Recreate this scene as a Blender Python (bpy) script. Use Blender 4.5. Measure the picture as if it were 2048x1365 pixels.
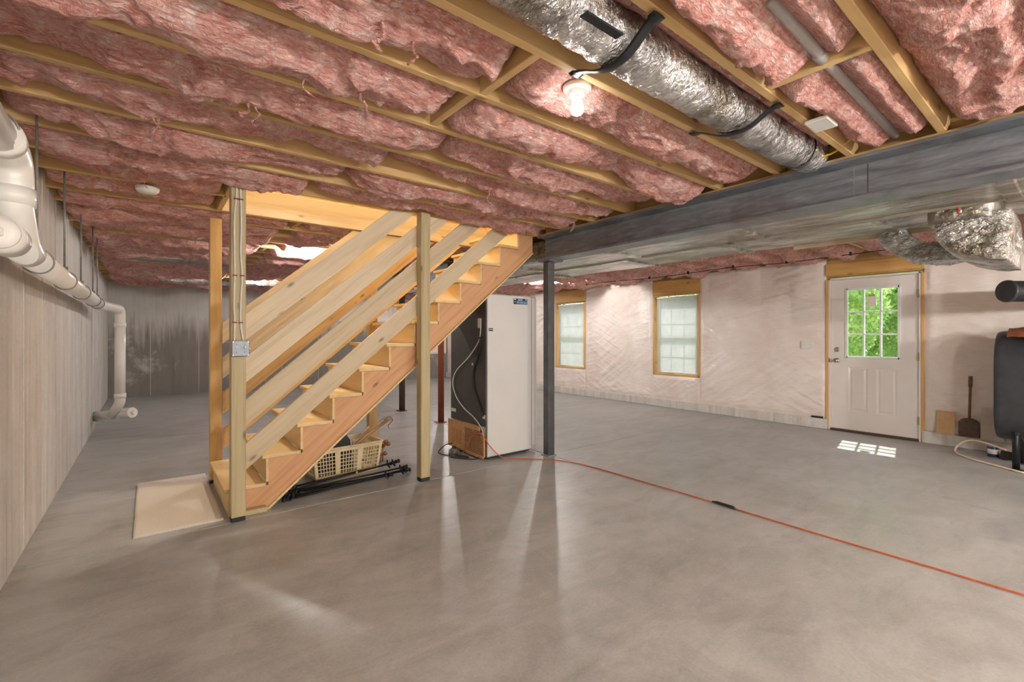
import bpy, math, random
import numpy as np
from mathutils import Vector, Matrix

for o in list(bpy.data.objects):
    bpy.data.objects.remove(o)
scene = bpy.context.scene
COL = scene.collection

# ------------------------------------------------------------------ camera
CAM_H = 1.27
YAW = math.atan2(729, 922)
cam_d = bpy.data.cameras.new('camera')
cam_d.sensor_width = 36.0
cam_d.lens = 922 / 2048 * 36.0
cam_d.shift_y = -10.5 / 2048
cam_d.clip_start = 0.02
cam = bpy.data.objects.new('camera', cam_d)
COL.objects.link(cam)
cam.location = (0, 0, CAM_H)
cam.rotation_euler = (math.pi / 2, 0, -YAW)
scene.camera = cam

# ------------------------------------------------------------------ world, sun, exposure
world = bpy.data.worlds.new('sky')
scene.world = world
world.use_nodes = True
wn = world.node_tree
for n in list(wn.nodes):
    wn.nodes.remove(n)
w_out = wn.nodes.new('ShaderNodeOutputWorld')
w_bg = wn.nodes.new('ShaderNodeBackground')
w_sky = wn.nodes.new('ShaderNodeTexSky')
w_sky.sky_type = 'NISHITA'
w_sky.sun_disc = False
w_sky.sun_elevation = math.radians(57)
w_sky.sun_rotation = math.radians(80)
w_bg.inputs['Strength'].default_value = 0.42
wn.links.new(w_sky.outputs[0], w_bg.inputs[0])
wn.links.new(w_bg.outputs[0], w_out.inputs[0])

sun_d = bpy.data.lights.new('sun', 'SUN')
sun_d.energy = 7.0
sun_d.angle = math.radians(0.6)
sun_d.color = (1.0, 0.95, 0.87)
sun = bpy.data.objects.new('sun', sun_d)
COL.objects.link(sun)
sun.location = (12, 3, 9)
sun.rotation_euler = Vector((-0.9, -0.17, -1.41)).to_track_quat('-Z', 'Y').to_euler()

vs = scene.view_settings
vs.view_transform = 'Standard'
vs.look = 'None'
vs.gamma = 1.0
vs.use_curve_mapping = False
vs.exposure = 1.02
BULB = 1000.0            # emission of a bare bulb; each lamp scales it by its wattage
scene.cycles.use_denoising = True
scene.cycles.max_bounces = 7
scene.cycles.diffuse_bounces = 5
scene.cycles.glossy_bounces = 3
scene.cycles.use_adaptive_sampling = True
scene.cycles.adaptive_threshold = 0.04
scene.cycles.transparent_max_bounces = 16
scene.cycles.sample_clamp_indirect = 6.0

# ------------------------------------------------------------------ helpers: mesh
rng = np.random.default_rng(7)
random.seed(7)


class MB:
    def __init__(s):
        s.v = []
        s.f = []

    def add(s, vs_, fs_):
        b = len(s.v)
        s.v += [tuple(map(float, p)) for p in vs_]
        s.f += [tuple(b + i for i in q) for q in fs_]
        return s

    def box(s, x0, x1, y0, y1, z0, z1):
        return s.add([(x0, y0, z0), (x1, y0, z0), (x1, y1, z0), (x0, y1, z0), (x0, y0, z1), (x1, y0, z1), (x1, y1, z1), (x0, y1, z1)],
                     [(0, 3, 2, 1), (4, 5, 6, 7), (0, 1, 5, 4), (1, 2, 6, 5), (2, 3, 7, 6), (3, 0, 4, 7)])

    def bbox(s, x0, x1, y0, y1, z0, z1, b=0.004):
        """box with chamfered edges on its X-running and vertical corners (a 24-vertex bevelled box)"""
        lo = (x0, y0, z0)
        hi = (x1, y1, z1)
        idx = {}
        vs_ = []
        for cx in (0, 1):
            for cy in (0, 1):
                for cz in (0, 1):
                    c = [hi[0] if cx else lo[0], hi[1] if cy else lo[1], hi[2] if cz else lo[2]]
                    sg = [-1 if cx else 1, -1 if cy else 1, -1 if cz else 1]
                    for ax in range(3):
                        p = list(c)
                        for k in range(3):
                            if k != ax:
                                p[k] += sg[k] * b
                        idx[(cx, cy, cz, ax)] = len(vs_)
                        vs_.append(p)
        fs_ = []
        for ax in range(3):
            o1, o2 = [k for k in range(3) if k != ax]
            for side in (0, 1):
                q = []
                for u, w in ((0, 0), (1, 0), (1, 1), (0, 1)):
                    c = [0, 0, 0]
                    c[ax] = side
                    c[o1] = u
                    c[o2] = w
                    q.append(idx[(c[0], c[1], c[2], ax)])
                fs_.append(q)
        for ax in range(3):       # edges running along ax
            o1, o2 = [k for k in range(3) if k != ax]
            for u in (0, 1):
                for w in (0, 1):
                    q = []
                    for t, fa in ((0, o1), (1, o1), (1, o2), (0, o2)):
                        c = [0, 0, 0]
                        c[ax] = t
                        c[o1] = u
                        c[o2] = w
                        q.append(idx[(c[0], c[1], c[2], fa)])
                    fs_.append(q)
        for cx in (0, 1):
            for cy in (0, 1):
                for cz in (0, 1):
                    fs_.append([idx[(cx, cy, cz, a)] for a in range(3)])
        return s.add(vs_, fs_)

    def prism(s, poly, a, b, axis='y'):
        """extrude a 2D polygon between a and b along an axis; poly in the two other axes in order"""
        def P(p, t):
            if axis == 'y':
                return (p[0], t, p[1])
            if axis == 'x':
                return (t, p[0], p[1])
            return (p[0], p[1], t)
        n = len(poly)
        vs_ = [P(p, a) for p in poly] + [P(p, b) for p in poly]
        fs_ = [tuple(range(n))[::-1], tuple(range(n, 2 * n))]
        fs_ += [(i, (i + 1) % n, n + (i + 1) % n, n + i) for i in range(n)]
        return s.add(vs_, fs_)

    def tube(s, path, r, n=10, caps=True):
        pts = [Vector(p) for p in path]
        rs = r if isinstance(r, (list, tuple)) else [r] * len(pts)
        base = len(s.v)
        ref = None
        for i, p in enumerate(pts):
            if i == 0:
                t = pts[1] - pts[0]
            elif i == len(pts) - 1:
                t = pts[-1] - pts[-2]
            else:
                t = (pts[i + 1] - p).normalized() + (p - pts[i - 1]).normalized()
            if t.length < 1e-9:
                t = Vector((0, 0, 1))
            t.normalize()
            if ref is None:
                ref = Vector((0, 0, 1)) if abs(t.z) < 0.9 else Vector((1, 0, 0))
            u = (ref - t * ref.dot(t))
            if u.length < 1e-6:
                u = t.orthogonal()
            u.normalize()
            ref = u
            w = t.cross(u)
            for k in range(n):
                an = 2 * math.pi * k / n
                s.v.append(tuple(p + (u * math.cos(an) + w * math.sin(an)) * rs[i]))
        m = len(pts)
        for i in range(m - 1):
            for k in range(n):
                k2 = (k + 1) % n
                s.f.append((base + i * n + k, base + i * n + k2, base + (i + 1) * n + k2, base + (i + 1) * n + k))
        if caps:
            s.f.append(tuple(base + k for k in range(n))[::-1])
            s.f.append(tuple(base + (m - 1) * n + k for k in range(n)))
        return s

    def lathe(s, prof, c, axis=(0, 0, 1), n=20):
        """prof: list of (radius, height along axis)"""
        a = Vector(axis).normalized()
        pts = [Vector(c) + a * h for r, h in prof]
        # direct rings
        u = a.orthogonal().normalized()
        w = a.cross(u)
        base = len(s.v)
        for (r, h), p in zip(prof, pts):
            for k in range(n):
                an = 2 * math.pi * k / n
                s.v.append(tuple(p + (u * math.cos(an) + w * math.sin(an)) * max(r, 1e-5)))
        for i in range(len(prof) - 1):
            for k in range(n):
                k2 = (k + 1) % n
                s.f.append((base + i * n + k, base + i * n + k2, base + (i + 1) * n + k2, base + (i + 1) * n + k))
        s.f.append(tuple(base + k for k in range(n))[::-1])
        s.f.append(tuple(base + (len(prof) - 1) * n + k for k in range(n)))
        return s

    def mesh(s, name, smooth=False):
        me = bpy.data.meshes.new(name)
        me.from_pydata(s.v, [], s.f)
        if smooth:
            me.polygons.foreach_set('use_smooth', [True] * len(me.polygons))
        me.update()
        return me

    def build(s, name, mat, parent=None, smooth=False, mw=None):
        return link(name, s.mesh(name, smooth), mat, parent, mw)


def recalc(me):
    import bmesh
    bm = bmesh.new()
    bm.from_mesh(me)
    bmesh.ops.recalc_face_normals(bm, faces=bm.faces)
    bm.to_mesh(me)
    bm.free()


def link(name, me, mat, parent=None, mw=None):
    if len(me.polygons) < 60000:
        recalc(me)
    if mat is not None and len(me.materials) == 0:
        me.materials.append(mat)
    o = bpy.data.objects.new(name, me)
    COL.objects.link(o)
    if mw is not None:
        o.matrix_basis = mw
    if parent is not None:
        attach(o, parent)
    return o


def attach(o, parent):
    o.parent = parent
    m = parent.matrix_basis.copy()
    p = parent.parent
    if p is not None:
        m = p.matrix_basis @ parent.matrix_parent_inverse @ m
    o.matrix_parent_inverse = m.inverted()


def tag(o, label=None, cat=None, group=None, kind=None):
    if label:
        o['label'] = label
    if cat:
        o['category'] = cat
    if group:
        o['group'] = group
    if kind:
        o['kind'] = kind
    return o


def thing(name, loc, label, cat, group=None):
    o = bpy.data.objects.new(name, None)
    o.empty_display_size = 0.1
    COL.objects.link(o)
    o.location = loc
    return tag(o, label, cat, group)


def struct(o):
    o['kind'] = 'structure'
    return o


def smooth_path(pts, n=8):
    """Catmull-Rom through the points"""
    P = [Vector(p) for p in pts]
    P = [P[0] * 2 - P[1]] + P + [P[-1] * 2 - P[-2]]
    out = []
    for i in range(1, len(P) - 2):
        for k in range(n):
            t = k / n
            a, b, c, d = P[i - 1], P[i], P[i + 1], P[i + 2]
            out.append(0.5 * ((2 * b) + (c - a) * t + (2 * a - 5 * b + 4 * c - d) * t * t + (3 * b - a - 3 * c + d) * t ** 3))
    out.append(P[-2])
    return out


def bend(pts, r, n=6):
    """polyline with rounded corners"""
    P = [Vector(p) for p in pts]
    out = [P[0]]
    for i in range(1, len(P) - 1):
        a = (P[i - 1] - P[i])
        b = (P[i + 1] - P[i])
        q = min(r, a.length * 0.49, b.length * 0.49)
        A = P[i] + a.normalized() * q
        B = P[i] + b.normalized() * q
        for k in range(n + 1):
            t = k / n
            out.append(A * (1 - t) ** 2 + P[i] * 2 * t * (1 - t) + B * t * t)
    out.append(P[-1])
    return out


# ------------------------------------------------------------------ helpers: numpy noise
def _hash(ix, iy, seed):
    h = (ix.astype(np.int64) * 374761393 + iy.astype(np.int64) * 668265263 + seed * 1442695041) & 0x7fffffff
    h = ((h ^ (h >> 13)) * 1274126177) & 0x7fffffff
    h = (h ^ (h >> 16)) & 0xffff
    return h / 65535.0


def vnoise(x, y, seed):
    xi = np.floor(x)
    yi = np.floor(y)
    fx = x - xi
    fy = y - yi
    fx = fx * fx * fx * (fx * (fx * 6 - 15) + 10)
    fy = fy * fy * fy * (fy * (fy * 6 - 15) + 10)
    a = _hash(xi, yi, seed)
    b = _hash(xi + 1, yi, seed)
    c = _hash(xi, yi + 1, seed)
    d = _hash(xi + 1, yi + 1, seed)
    return (a * (1 - fx) + b * fx) * (1 - fy) + (c * (1 - fx) + d * fx) * fy


def fbm(x, y, seed, octv=4, ridged=False):
    s = 0
    amp = 0.5
    tot = 0
    for k in range(octv):
        n = vnoise(x, y, seed + k * 31)
        if ridged:
            n = 1 - np.abs(2 * n - 1)
        s = s + n * amp
        tot += amp
        amp *= 0.5
        x, y = x * 2.03 + 5.1, y * 2.03 + 2.7
        x, y = 0.8 * x - 0.6 * y, 0.6 * x + 0.8 * y
    return s / tot


def grid_mesh(name, P, close_u=False):
    """P: array (nu, nv, 3) -> quad mesh"""
    nu, nv = P.shape[:2]
    me = bpy.data.meshes.new(name)
    co = P.reshape(-1, 3)
    iu = np.arange(nu if close_u else nu - 1)
    jv = np.arange(nv - 1)
    I, J = np.meshgrid(iu, jv, indexing='ij')
    I2 = (I + 1) % nu
    q = np.stack([I * nv + J, I2 * nv + J, I2 * nv + J + 1, I * nv + J + 1], -1).reshape(-1, 4)
    me.vertices.add(len(co))
    me.vertices.foreach_set('co', co.astype(np.float32).ravel())
    me.loops.add(q.size)
    me.loops.foreach_set('vertex_index', q.astype(np.int32).ravel())
    me.polygons.add(len(q))
    me.polygons.foreach_set('loop_start', np.arange(0, q.size, 4, dtype=np.int32))
    me.polygons.foreach_set('use_smooth', np.ones(len(q), dtype=bool))
    me.update(calc_edges=True)
    me.validate()
    return me


# ------------------------------------------------------------------ helpers: materials
def nodes(name):
    m = bpy.data.materials.new(name)
    m.use_nodes = True
    nt = m.node_tree
    b = nt.nodes['Principled BSDF']
    return m, nt, b


def N(nt, kind, **kw):
    n = nt.nodes.new(kind)
    for k, v in kw.items():
        if k.startswith('i_'):
            n.inputs[k[2:].replace('_', ' ')].default_value = v
        else:
            setattr(n, k, v)
    return n


def coords(nt, scale=(1, 1, 1), rot=(0, 0, 0), world=True):
    mp = nt.nodes.new('ShaderNodeMapping')
    mp.inputs['Scale'].default_value = scale
    mp.inputs['Rotation'].default_value = rot
    if world:
        g = nt.nodes.new('ShaderNodeNewGeometry')
        nt.links.new(g.outputs['Position'], mp.inputs[0])
    else:
        g = nt.nodes.new('ShaderNodeTexCoord')
        nt.links.new(g.outputs['Object'], mp.inputs[0])
    return mp.outputs[0]


def noise(nt, co, scale, detail=4, rough=0.55, dist=0.0):
    n = nt.nodes.new('ShaderNodeTexNoise')
    n.inputs['Scale'].default_value = scale
    n.inputs['Detail'].default_value = detail
    n.inputs['Roughness'].default_value = rough
    n.inputs['Distortion'].default_value = dist
    nt.links.new(co, n.inputs['Vector'])
    return n.outputs['Fac']


def ramp(nt, fac, stops):
    r = nt.nodes.new('ShaderNodeValToRGB')
    el = r.color_ramp.elements
    while len(el) < len(stops):
        el.new(0.5)
    for e, (p, c) in zip(el, stops):
        e.position = p
        e.color = (*c, 1) if len(c) == 3 else c
    nt.links.new(fac, r.inputs[0])
    return r.outputs[0]


def g3(v):
    return (v, v, v)


def mixc(nt, fac, a, b, mode='MIX'):
    m = nt.nodes.new('ShaderNodeMix')
    m.data_type = 'RGBA'
    m.blend_type = mode
    for sock, val in ((m.inputs[0], fac), (m.inputs[6], a), (m.inputs[7], b)):
        if hasattr(val, 'is_linked') or hasattr(val, 'links'):
            nt.links.new(val, sock)
        elif isinstance(val, (int, float)):
            sock.default_value = val
        else:
            sock.default_value = (*val, 1)
    return m.outputs[2]


def bump(nt, b, height, strength=0.3, dist=0.02):
    bp = nt.nodes.new('ShaderNodeBump')
    bp.inputs['Strength'].default_value = strength
    bp.inputs['Distance'].default_value = dist
    nt.links.new(height, bp.inputs['Height'])
    nt.links.new(bp.outputs[0], b.inputs['Normal'])


def srgb(r, g, b):
    def c(v):
        v /= 255
        return v / 12.92 if v <= 0.04045 else ((v + 0.055) / 1.055) ** 2.4
    return (c(r), c(g), c(b))


def plain(name, col, rough=0.5, metal=0.0, var=0.12, scale=30, bmp=0.0, world=False, spec=0.5):
    """solid colour with a little procedural variation"""
    m, nt, b = nodes(name)
    co = coords(nt, world=world)
    f = noise(nt, co, scale, 3)
    dark = tuple(c * (1 - var) for c in col)
    lite = tuple(min(1, c * (1 + var)) for c in col)
    nt.links.new(ramp(nt, f, [(0.3, dark), (0.7, lite)]), b.inputs['Base Color'])
    b.inputs['Roughness'].default_value = rough
    b.inputs['Metallic'].default_value = metal
    b.inputs['Specular IOR Level'].default_value = spec
    if bmp:
        bump(nt, b, f, bmp, 0.01)
    return m


def wood(name, col, dark, knots=True, rough=0.6, grain=1.0, tint=0.18, ring=0.55):
    """grain runs along the object's own X axis"""
    m, nt, b = nodes(name)
    oi = nt.nodes.new('ShaderNodeObjectInfo')
    tc = nt.nodes.new('ShaderNodeTexCoord')
    off = nt.nodes.new('ShaderNodeVectorMath')
    off.operation = 'MULTIPLY_ADD'
    comb = nt.nodes.new('ShaderNodeCombineXYZ')
    nt.links.new(oi.outputs['Random'], comb.inputs[0])
    nt.links.new(oi.outputs['Random'], comb.inputs[1])
    nt.links.new(oi.outputs['Random'], comb.inputs[2])
    nt.links.new(comb.outputs[0], off.inputs[0])
    off.inputs[1].default_value = (17, 7, 5)
    nt.links.new(tc.outputs['Object'], off.inputs[2])
    mp = nt.nodes.new('ShaderNodeMapping')
    mp.inputs['Scale'].default_value = (1.1, 16 * grain, 16 * grain)
    nt.links.new(off.outputs[0], mp.inputs[0])
    f1 = noise(nt, mp.outputs[0], 1.0, 5, 0.6, ring)
    mp2 = nt.nodes.new('ShaderNodeMapping')
    mp2.inputs['Scale'].default_value = (4, 90, 90)
    nt.links.new(off.outputs[0], mp2.inputs[0])
    f2 = noise(nt, mp2.outputs[0], 1.0, 3, 0.6)
    c1 = ramp(nt, f1, [(0.25, dark), (0.5, col), (0.75, tuple(min(1, c * 1.12) for c in col))])
    c2 = mixc(nt, 0.25, c1, ramp(nt, f2, [(0.3, dark), (0.7, col)]), 'MIX')
    if knots:
        v = nt.nodes.new('ShaderNodeTexVoronoi')
        v.inputs['Scale'].default_value = 1.0
        mp3 = nt.nodes.new('ShaderNodeMapping')
        mp3.inputs['Scale'].default_value = (3.2, 8.5, 8.5)
        nt.links.new(off.outputs[0], mp3.inputs[0])
        nt.links.new(mp3.outputs[0], v.inputs['Vector'])
        kf = ramp(nt, v.outputs['Distance'], [(0.05, g3(0.85)), (0.14, g3(0))])
        c2 = mixc(nt, kf, c2, tuple(c * 0.45 for c in dark))
    # per board tint
    tr = ramp(nt, oi.outputs['Random'], [(0, tuple(1 - tint * k for k in (1, 1.05, 1.2))), (1, (1, 1, 1))])
    c3 = mixc(nt, 1.0, c2, tr, 'MULTIPLY')
    nt.links.new(c3, b.inputs['Base Color'])
    b.inputs['Roughness'].default_value = rough
    bump(nt, b, f1, 0.12, 0.01)
    return m


M = {}
M['pine'] = wood('pine_framing', srgb(222, 188, 132), srgb(188, 148, 94))
M['pine_pale'] = wood('pine_pale_board', srgb(222, 206, 176), srgb(196, 172, 134))
M['treated'] = wood('treated_post_wood', srgb(200, 186, 148), srgb(166, 148, 106), knots=True, grain=1.6)
M['fir'] = wood('fir_stringer', srgb(222, 174, 130), srgb(194, 138, 92), grain=1.2)
M['tread'] = wood('stair_plywood', srgb(238, 212, 164), srgb(218, 182, 124), knots=False, grain=0.5)
M['ply_edge'] = plain('plywood_edge', srgb(226, 200, 150), 0.7, var=0.15, scale=60)
M['header'] = wood('header_wood', srgb(226, 180, 112), srgb(200, 146, 78))
M['ply'] = plain('subfloor_plywood', srgb(196, 158, 104), 0.8, var=0.15, scale=6)
M['black_metal'] = plain('black_metal', srgb(34, 34, 36), 0.42, 0.3, 0.25)
M['black_plastic'] = plain('black_plastic', srgb(38, 38, 40), 0.5, 0, 0.2)
M['black_tape'] = plain('black_strap', srgb(30, 32, 34), 0.35, 0, 0.3, 20, 0.3)
M['grey_metal'] = plain('galvanised_box', srgb(146, 156, 166), 0.42, 0.25, 0.12)
M['rod'] = plain('zinc_rod', srgb(140, 138, 134), 0.45, 0.4, 0.2)
M['white_metal'] = plain('white_enamel', srgb(222, 222, 220), 0.28, 0, 0.02, 4)
M['white_plastic'] = plain('white_plastic', srgb(226, 224, 218), 0.4, 0, 0.04)
M['vinyl'] = plain('white_vinyl', srgb(230, 232, 230), 0.35, 0, 0.03)
M['door_paint'] = plain('door_paint', srgb(226, 220, 214), 0.42, 0, 0.025, 5)
M['nickel'] = plain('satin_nickel', srgb(190, 186, 178), 0.28, 1.0, 0.08)
M['brass'] = plain('dull_brass', srgb(190, 168, 120), 0.35, 0.9, 0.1)
M['porcelain'] = plain('white_porcelain', srgb(236, 234, 230), 0.25, 0, 0.02)
M['orange'] = plain('orange_cord', srgb(206, 92, 48), 0.45, 0, 0.15)
M['cable_white'] = plain('white_cable', srgb(226, 222, 212), 0.45, 0, 0.06)
M['cable_yellow'] = plain('yellow_cable', srgb(226, 184, 50), 0.5, 0, 0.1)
M['red_staple'] = plain('red_staple', srgb(150, 44, 40), 0.45, 0, 0.15)
M['freezer_back'] = plain('black_back_panel', srgb(84, 80, 76), 0.55, 0.2, 0.12, 6)
M['cover_tan'] = plain('tan_fibreboard', srgb(196, 150, 102), 0.8, 0, 0.14, 18)
M['hole_dark'] = plain('dark_vent_hole', srgb(52, 42, 34), 0.9, 0, 0.1)
M['basket'] = plain('ivory_plastic', srgb(232, 214, 172), 0.45, 0, 0.06)
M['stick'] = wood('stick_wood', srgb(214, 178, 128), srgb(170, 128, 80), knots=False)
M['copper'] = plain('bronze_finish', srgb(176, 124, 88), 0.3, 0.9, 0.15)
M['tank'] = plain('black_tank_paint', srgb(56, 58, 62), 0.36, 0.1, 0.2, 14)
M['rusty'] = plain('rusty_canvas', srgb(126, 72, 42), 0.8, 0, 0.25, 25, 0.4)
M['shovel_steel'] = plain('worn_steel', srgb(104, 86, 74), 0.55, 0.6, 0.25, 20)
M['shovel_wood'] = plain('worn_handle', srgb(126, 98, 74), 0.7, 0, 0.2)
M['cardboard'] = plain('cardboard', srgb(198, 164, 120), 0.85, 0, 0.06)
M['grey_board'] = plain('cement_board', srgb(196, 186, 172), 0.9, 0, 0.12, 12)
M['blue_can'] = plain('blue_can', srgb(44, 60, 96), 0.35, 0.2, 0.15)
M['red_paint'] = plain('red_sticker', srgb(198, 52, 44), 0.5)
M['paper'] = plain('paper_card', srgb(244, 234, 228), 0.8, 0, 0.04, 40)
M['drywall'] = plain('stairwell_drywall', srgb(240, 226, 196), 0.85, 0, 0.03, 3)
M['stone_base'] = plain('floor_base', srgb(206, 202, 196), 0.9, 0, 0.1)
M['green_pvc'] = plain('green_stub', srgb(110, 150, 120), 0.5)
M['white_letter'] = plain('white_letter', srgb(240, 240, 236), 0.6)
M['sky_blue'] = plain('light_blue_print', srgb(110, 160, 205), 0.6)
M['mid_blue'] = plain('mid_blue_print', srgb(66, 96, 160), 0.6)
M['navy'] = plain('navy_print', srgb(34, 44, 62), 0.5)
M['peach_pipe'] = plain('pale_pipe', srgb(236, 214, 186), 0.5, 0, 0.05)
M['bark'] = plain('tree_bark', srgb(120, 104, 84), 0.9, 0, 0.3, 12, 0.5)


def foil_mat(name, col, rough=0.24, bmp=0.55, sc=28):
    m, nt, b = nodes(name)
    co = coords(nt, (1.6, 0.7, 1))
    f = noise(nt, co, sc, 4, 0.65, 0.5)
    f2 = noise(nt, coords(nt, (1, 0.45, 1)), sc * 0.3, 4, 0.65, 1.0)
    h = mixc(nt, 0.6, f, f2)
    dirt = noise(nt, coords(nt, (1, 0.35, 1)), 4.0, 5, 0.7, 0.3)
    nt.links.new(ramp(nt, dirt, [(0.38, tuple(c * k for c, k in zip(col, (0.50, 0.44, 0.37)))), (0.5, tuple(c * 0.85 for c in col)), (0.62, (0.92, 0.93, 0.93))]), b.inputs['Base Color'])
    b.inputs['Metallic'].default_value = 0.95
    b.inputs['Roughness'].default_value = rough
    bump(nt, b, h, bmp, 0.06)
    return m


M['foil'] = foil_mat('foil_wrap', srgb(214, 214, 210), 0.16, 1.0, 26)
M['foil_flex'] = foil_mat('foil_flex_jacket', srgb(210, 210, 210), 0.22, 0.8, 34)
M['foil_tape'] = foil_mat('foil_tape', srgb(186, 182, 172), 0.28, 0.5, 40)


def concrete_floor():
    m, nt, b = nodes('polished_concrete')
    co = coords(nt)
    big = noise(nt, co, 0.75, 4, 0.6, 0.8)
    mid = noise(nt, co, 2.6, 5, 0.68, 1.0)
    fine = noise(nt, co, 70, 3, 0.6)
    c1 = ramp(nt, big, [(0.28, srgb(139, 142, 142)), (0.5, srgb(167, 171, 172)), (0.72, srgb(190, 195, 197))])
    c2 = ramp(nt, mid, [(0.3, srgb(120, 121, 120)), (0.52, srgb(171, 174, 175)), (0.75, srgb(202, 207, 209))])
    c = mixc(nt, 0.5, c1, c2)
    sw = noise(nt, coords(nt, (0.8, 2.2, 1), (0, 0, 0.5)), 2.4, 4, 0.65, 0.8)
    c = mixc(nt, 0.28, c, ramp(nt, sw, [(0.3, srgb(136, 130, 122)), (0.65, srgb(204, 200, 194))]))
    c = mixc(nt, 0.10, c, ramp(nt, fine, [(0.3, g3(0.12)), (0.7, g3(0.7))]))
    c = mixc(nt, ramp(nt, mid, [(0.60, g3(0)), (0.74, g3(0.4))]), c, srgb(126, 116, 104))
    nt.links.new(c, b.inputs['Base Color'])
    nt.links.new(ramp(nt, mid, [(0.3, g3(0.28)), (0.7, g3(0.46))]), b.inputs['Roughness'])
    b.inputs['Specular IOR Level'].default_value = 0.4
    bump(nt, b, mid, 0.05, 0.02)
    return m


def concrete_wall(name, stain=False, warm=0):
    m, nt, b = nodes(name)
    co = coords(nt)
    st = noise(nt, coords(nt, (5, 5, 0.35)), 2.0, 5, 0.6, 0.3)
    sp = noise(nt, co, 4.5, 6, 0.65, 0.4)
    fine = noise(nt, co, 60, 3)
    c1 = ramp(nt, st, [(0.28, srgb(182, 174, 165)), (0.5, srgb(212, 207, 200)), (0.72, srgb(230, 226, 220))])
    c2 = ramp(nt, sp, [(0.3, srgb(192, 187, 181)), (0.7, srgb(224, 221, 216))])
    c = mixc(nt, 0.42, c1, c2)
    c = mixc(nt, 0.12, c, ramp(nt, fine, [(0.3, g3(0.2)), (0.7, g3(0.8))]))
    vst = noise(nt, coords(nt, (2.2, 2.2, 0.12)), 2.0, 5, 0.7, 0.2)
    c = mixc(nt, ramp(nt, vst, [(0.55, g3(0)), (0.72, g3(0.45))]), c, srgb(146, 134, 120))
    if stain:
        g = nt.nodes.new('ShaderNodeNewGeometry')
        sx = nt.nodes.new('ShaderNodeSeparateXYZ')
        nt.links.new(g.outputs['Position'], sx.inputs[0])
        # damp area: below about 1.65 m, ragged by drip noise
        drip = noise(nt, coords(nt, (9, 1, 0.6)), 1.0, 5, 0.65, 0.1)
        ma = nt.nodes.new('ShaderNodeMath')
        ma.operation = 'MULTIPLY_ADD'
        nt.links.new(drip, ma.inputs[0])
        ma.inputs[1].default_value = 1.6
        nt.links.new(sx.outputs[2], ma.inputs[2])
        msk = ramp(nt, scaled(nt, ma.outputs[0], 0.25), [(0.49, g3(1)), (0.62, g3(0))])
        blot = ramp(nt, noise(nt, co, 1.1, 5, 0.7, 0.3), [(0.30, g3(0)), (0.42, g3(0.95))])
        mk = mixc(nt, 1.0, msk, blot, 'MULTIPLY')
        c = mixc(nt, mk, mixc(nt, 0.35, c, srgb(170, 168, 160)), mixc(nt, 0.22, srgb(96, 88, 78), c))
    nt.links.new(c, b.inputs['Base Color'])
    b.inputs['Roughness'].default_value = 0.85
    bump(nt, b, sp, 0.15, 0.02)
    return m


def scaled(nt, v, k):
    ma = nt.nodes.new('ShaderNodeMath')
    ma.operation = 'MULTIPLY'
    nt.links.new(v, ma.inputs[0])
    ma.inputs[1].default_value = k
    return ma.outputs[0]


def pink_wool():
    m, nt, b = nodes('pink_fibreglass')
    co = coords(nt)
    f = noise(nt, co, 8, 4, 0.7, 1.2)
    fb = noise(nt, coords(nt, (0.8, 2.6, 2.6), (0, 0, 0.35)), 30, 4, 0.7, 1.0)
    c = ramp(nt, f, [(0.30, srgb(188, 114, 103)), (0.45, srgb(224, 158, 147)), (0.58, srgb(242, 200, 190)), (0.70, srgb(254, 242, 238))])  # dark stops paint crease shade into the pink; pale ones whitish fibres and highlights
    c = mixc(nt, 0.5, c, ramp(nt, fb, [(0.34, srgb(188, 112, 101)), (0.51, srgb(232, 172, 162)), (0.67, srgb(255, 246, 242))]))
    nt.links.new(c, b.inputs['Base Color'])
    b.inputs['Roughness'].default_value = 0.95
    b.inputs['Specular IOR Level'].default_value = 0.1
    h = mixc(nt, 0.5, f, fb)
    bump(nt, b, h, 1.0, 0.05)
    return m


def poly_mat():
    m, nt, b = nodes('clear_plastic_over_pink_wool')
    co = coords(nt)
    c = ramp(nt, noise(nt, co, 1.8, 4, 0.6, 0.5), [(0.3, srgb(232, 217, 207)), (0.7, srgb(247, 239, 231))])
    nt.links.new(c, b.inputs['Base Color'])
    b.inputs['Roughness'].default_value = 0.24
    b.inputs['Specular IOR Level'].default_value = 0.8
    wr = noise(nt, coords(nt, (1, 1.2, 8), (0.55, 0, 0)), 7, 4, 0.65, 0.6)
    wr2 = noise(nt, coords(nt, (1, 1.0, 7), (-0.4, 0, 0)), 9, 3, 0.6, 0.4)
    bump(nt, b, mixc(nt, 0.5, wr, wr2), 0.55, 0.02)
    return m


def beam_mat():
    m, nt, b = nodes('mill_scale_steel')
    co = coords(nt)
    st = noise(nt, coords(nt, (1, 1.2, 9)), 3.0, 6, 0.7, 0.5)
    bl = noise(nt, co, 2.2, 4, 0.6)
    c = ramp(nt, st, [(0.3, srgb(88, 92, 98)), (0.6, srgb(128, 133, 140)), (0.8, srgb(160, 166, 173))])
    c = mixc(nt, ramp(nt, bl, [(0.52, g3(0)), (0.72, g3(0.6))]), c, srgb(92, 74, 64))
    nt.links.new(c, b.inputs['Base Color'])
    b.inputs['Metallic'].default_value = 0.2
    b.inputs['Roughness'].default_value = 0.4
    bump(nt, b, st, 0.1, 0.01)
    return m


def carpet_mat():
    m, nt, b = nodes('beige_carpet')
    co = coords(nt)
    f = noise(nt, co, 150, 3, 0.7)
    nt.links.new(ramp(nt, f, [(0.3, srgb(214, 204, 190)), (0.7, srgb(246, 240, 230))]), b.inputs['Base Color'])
    b.inputs['Roughness'].default_value = 1.0
    bump(nt, b, f, 0.8, 0.01)
    return m


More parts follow.
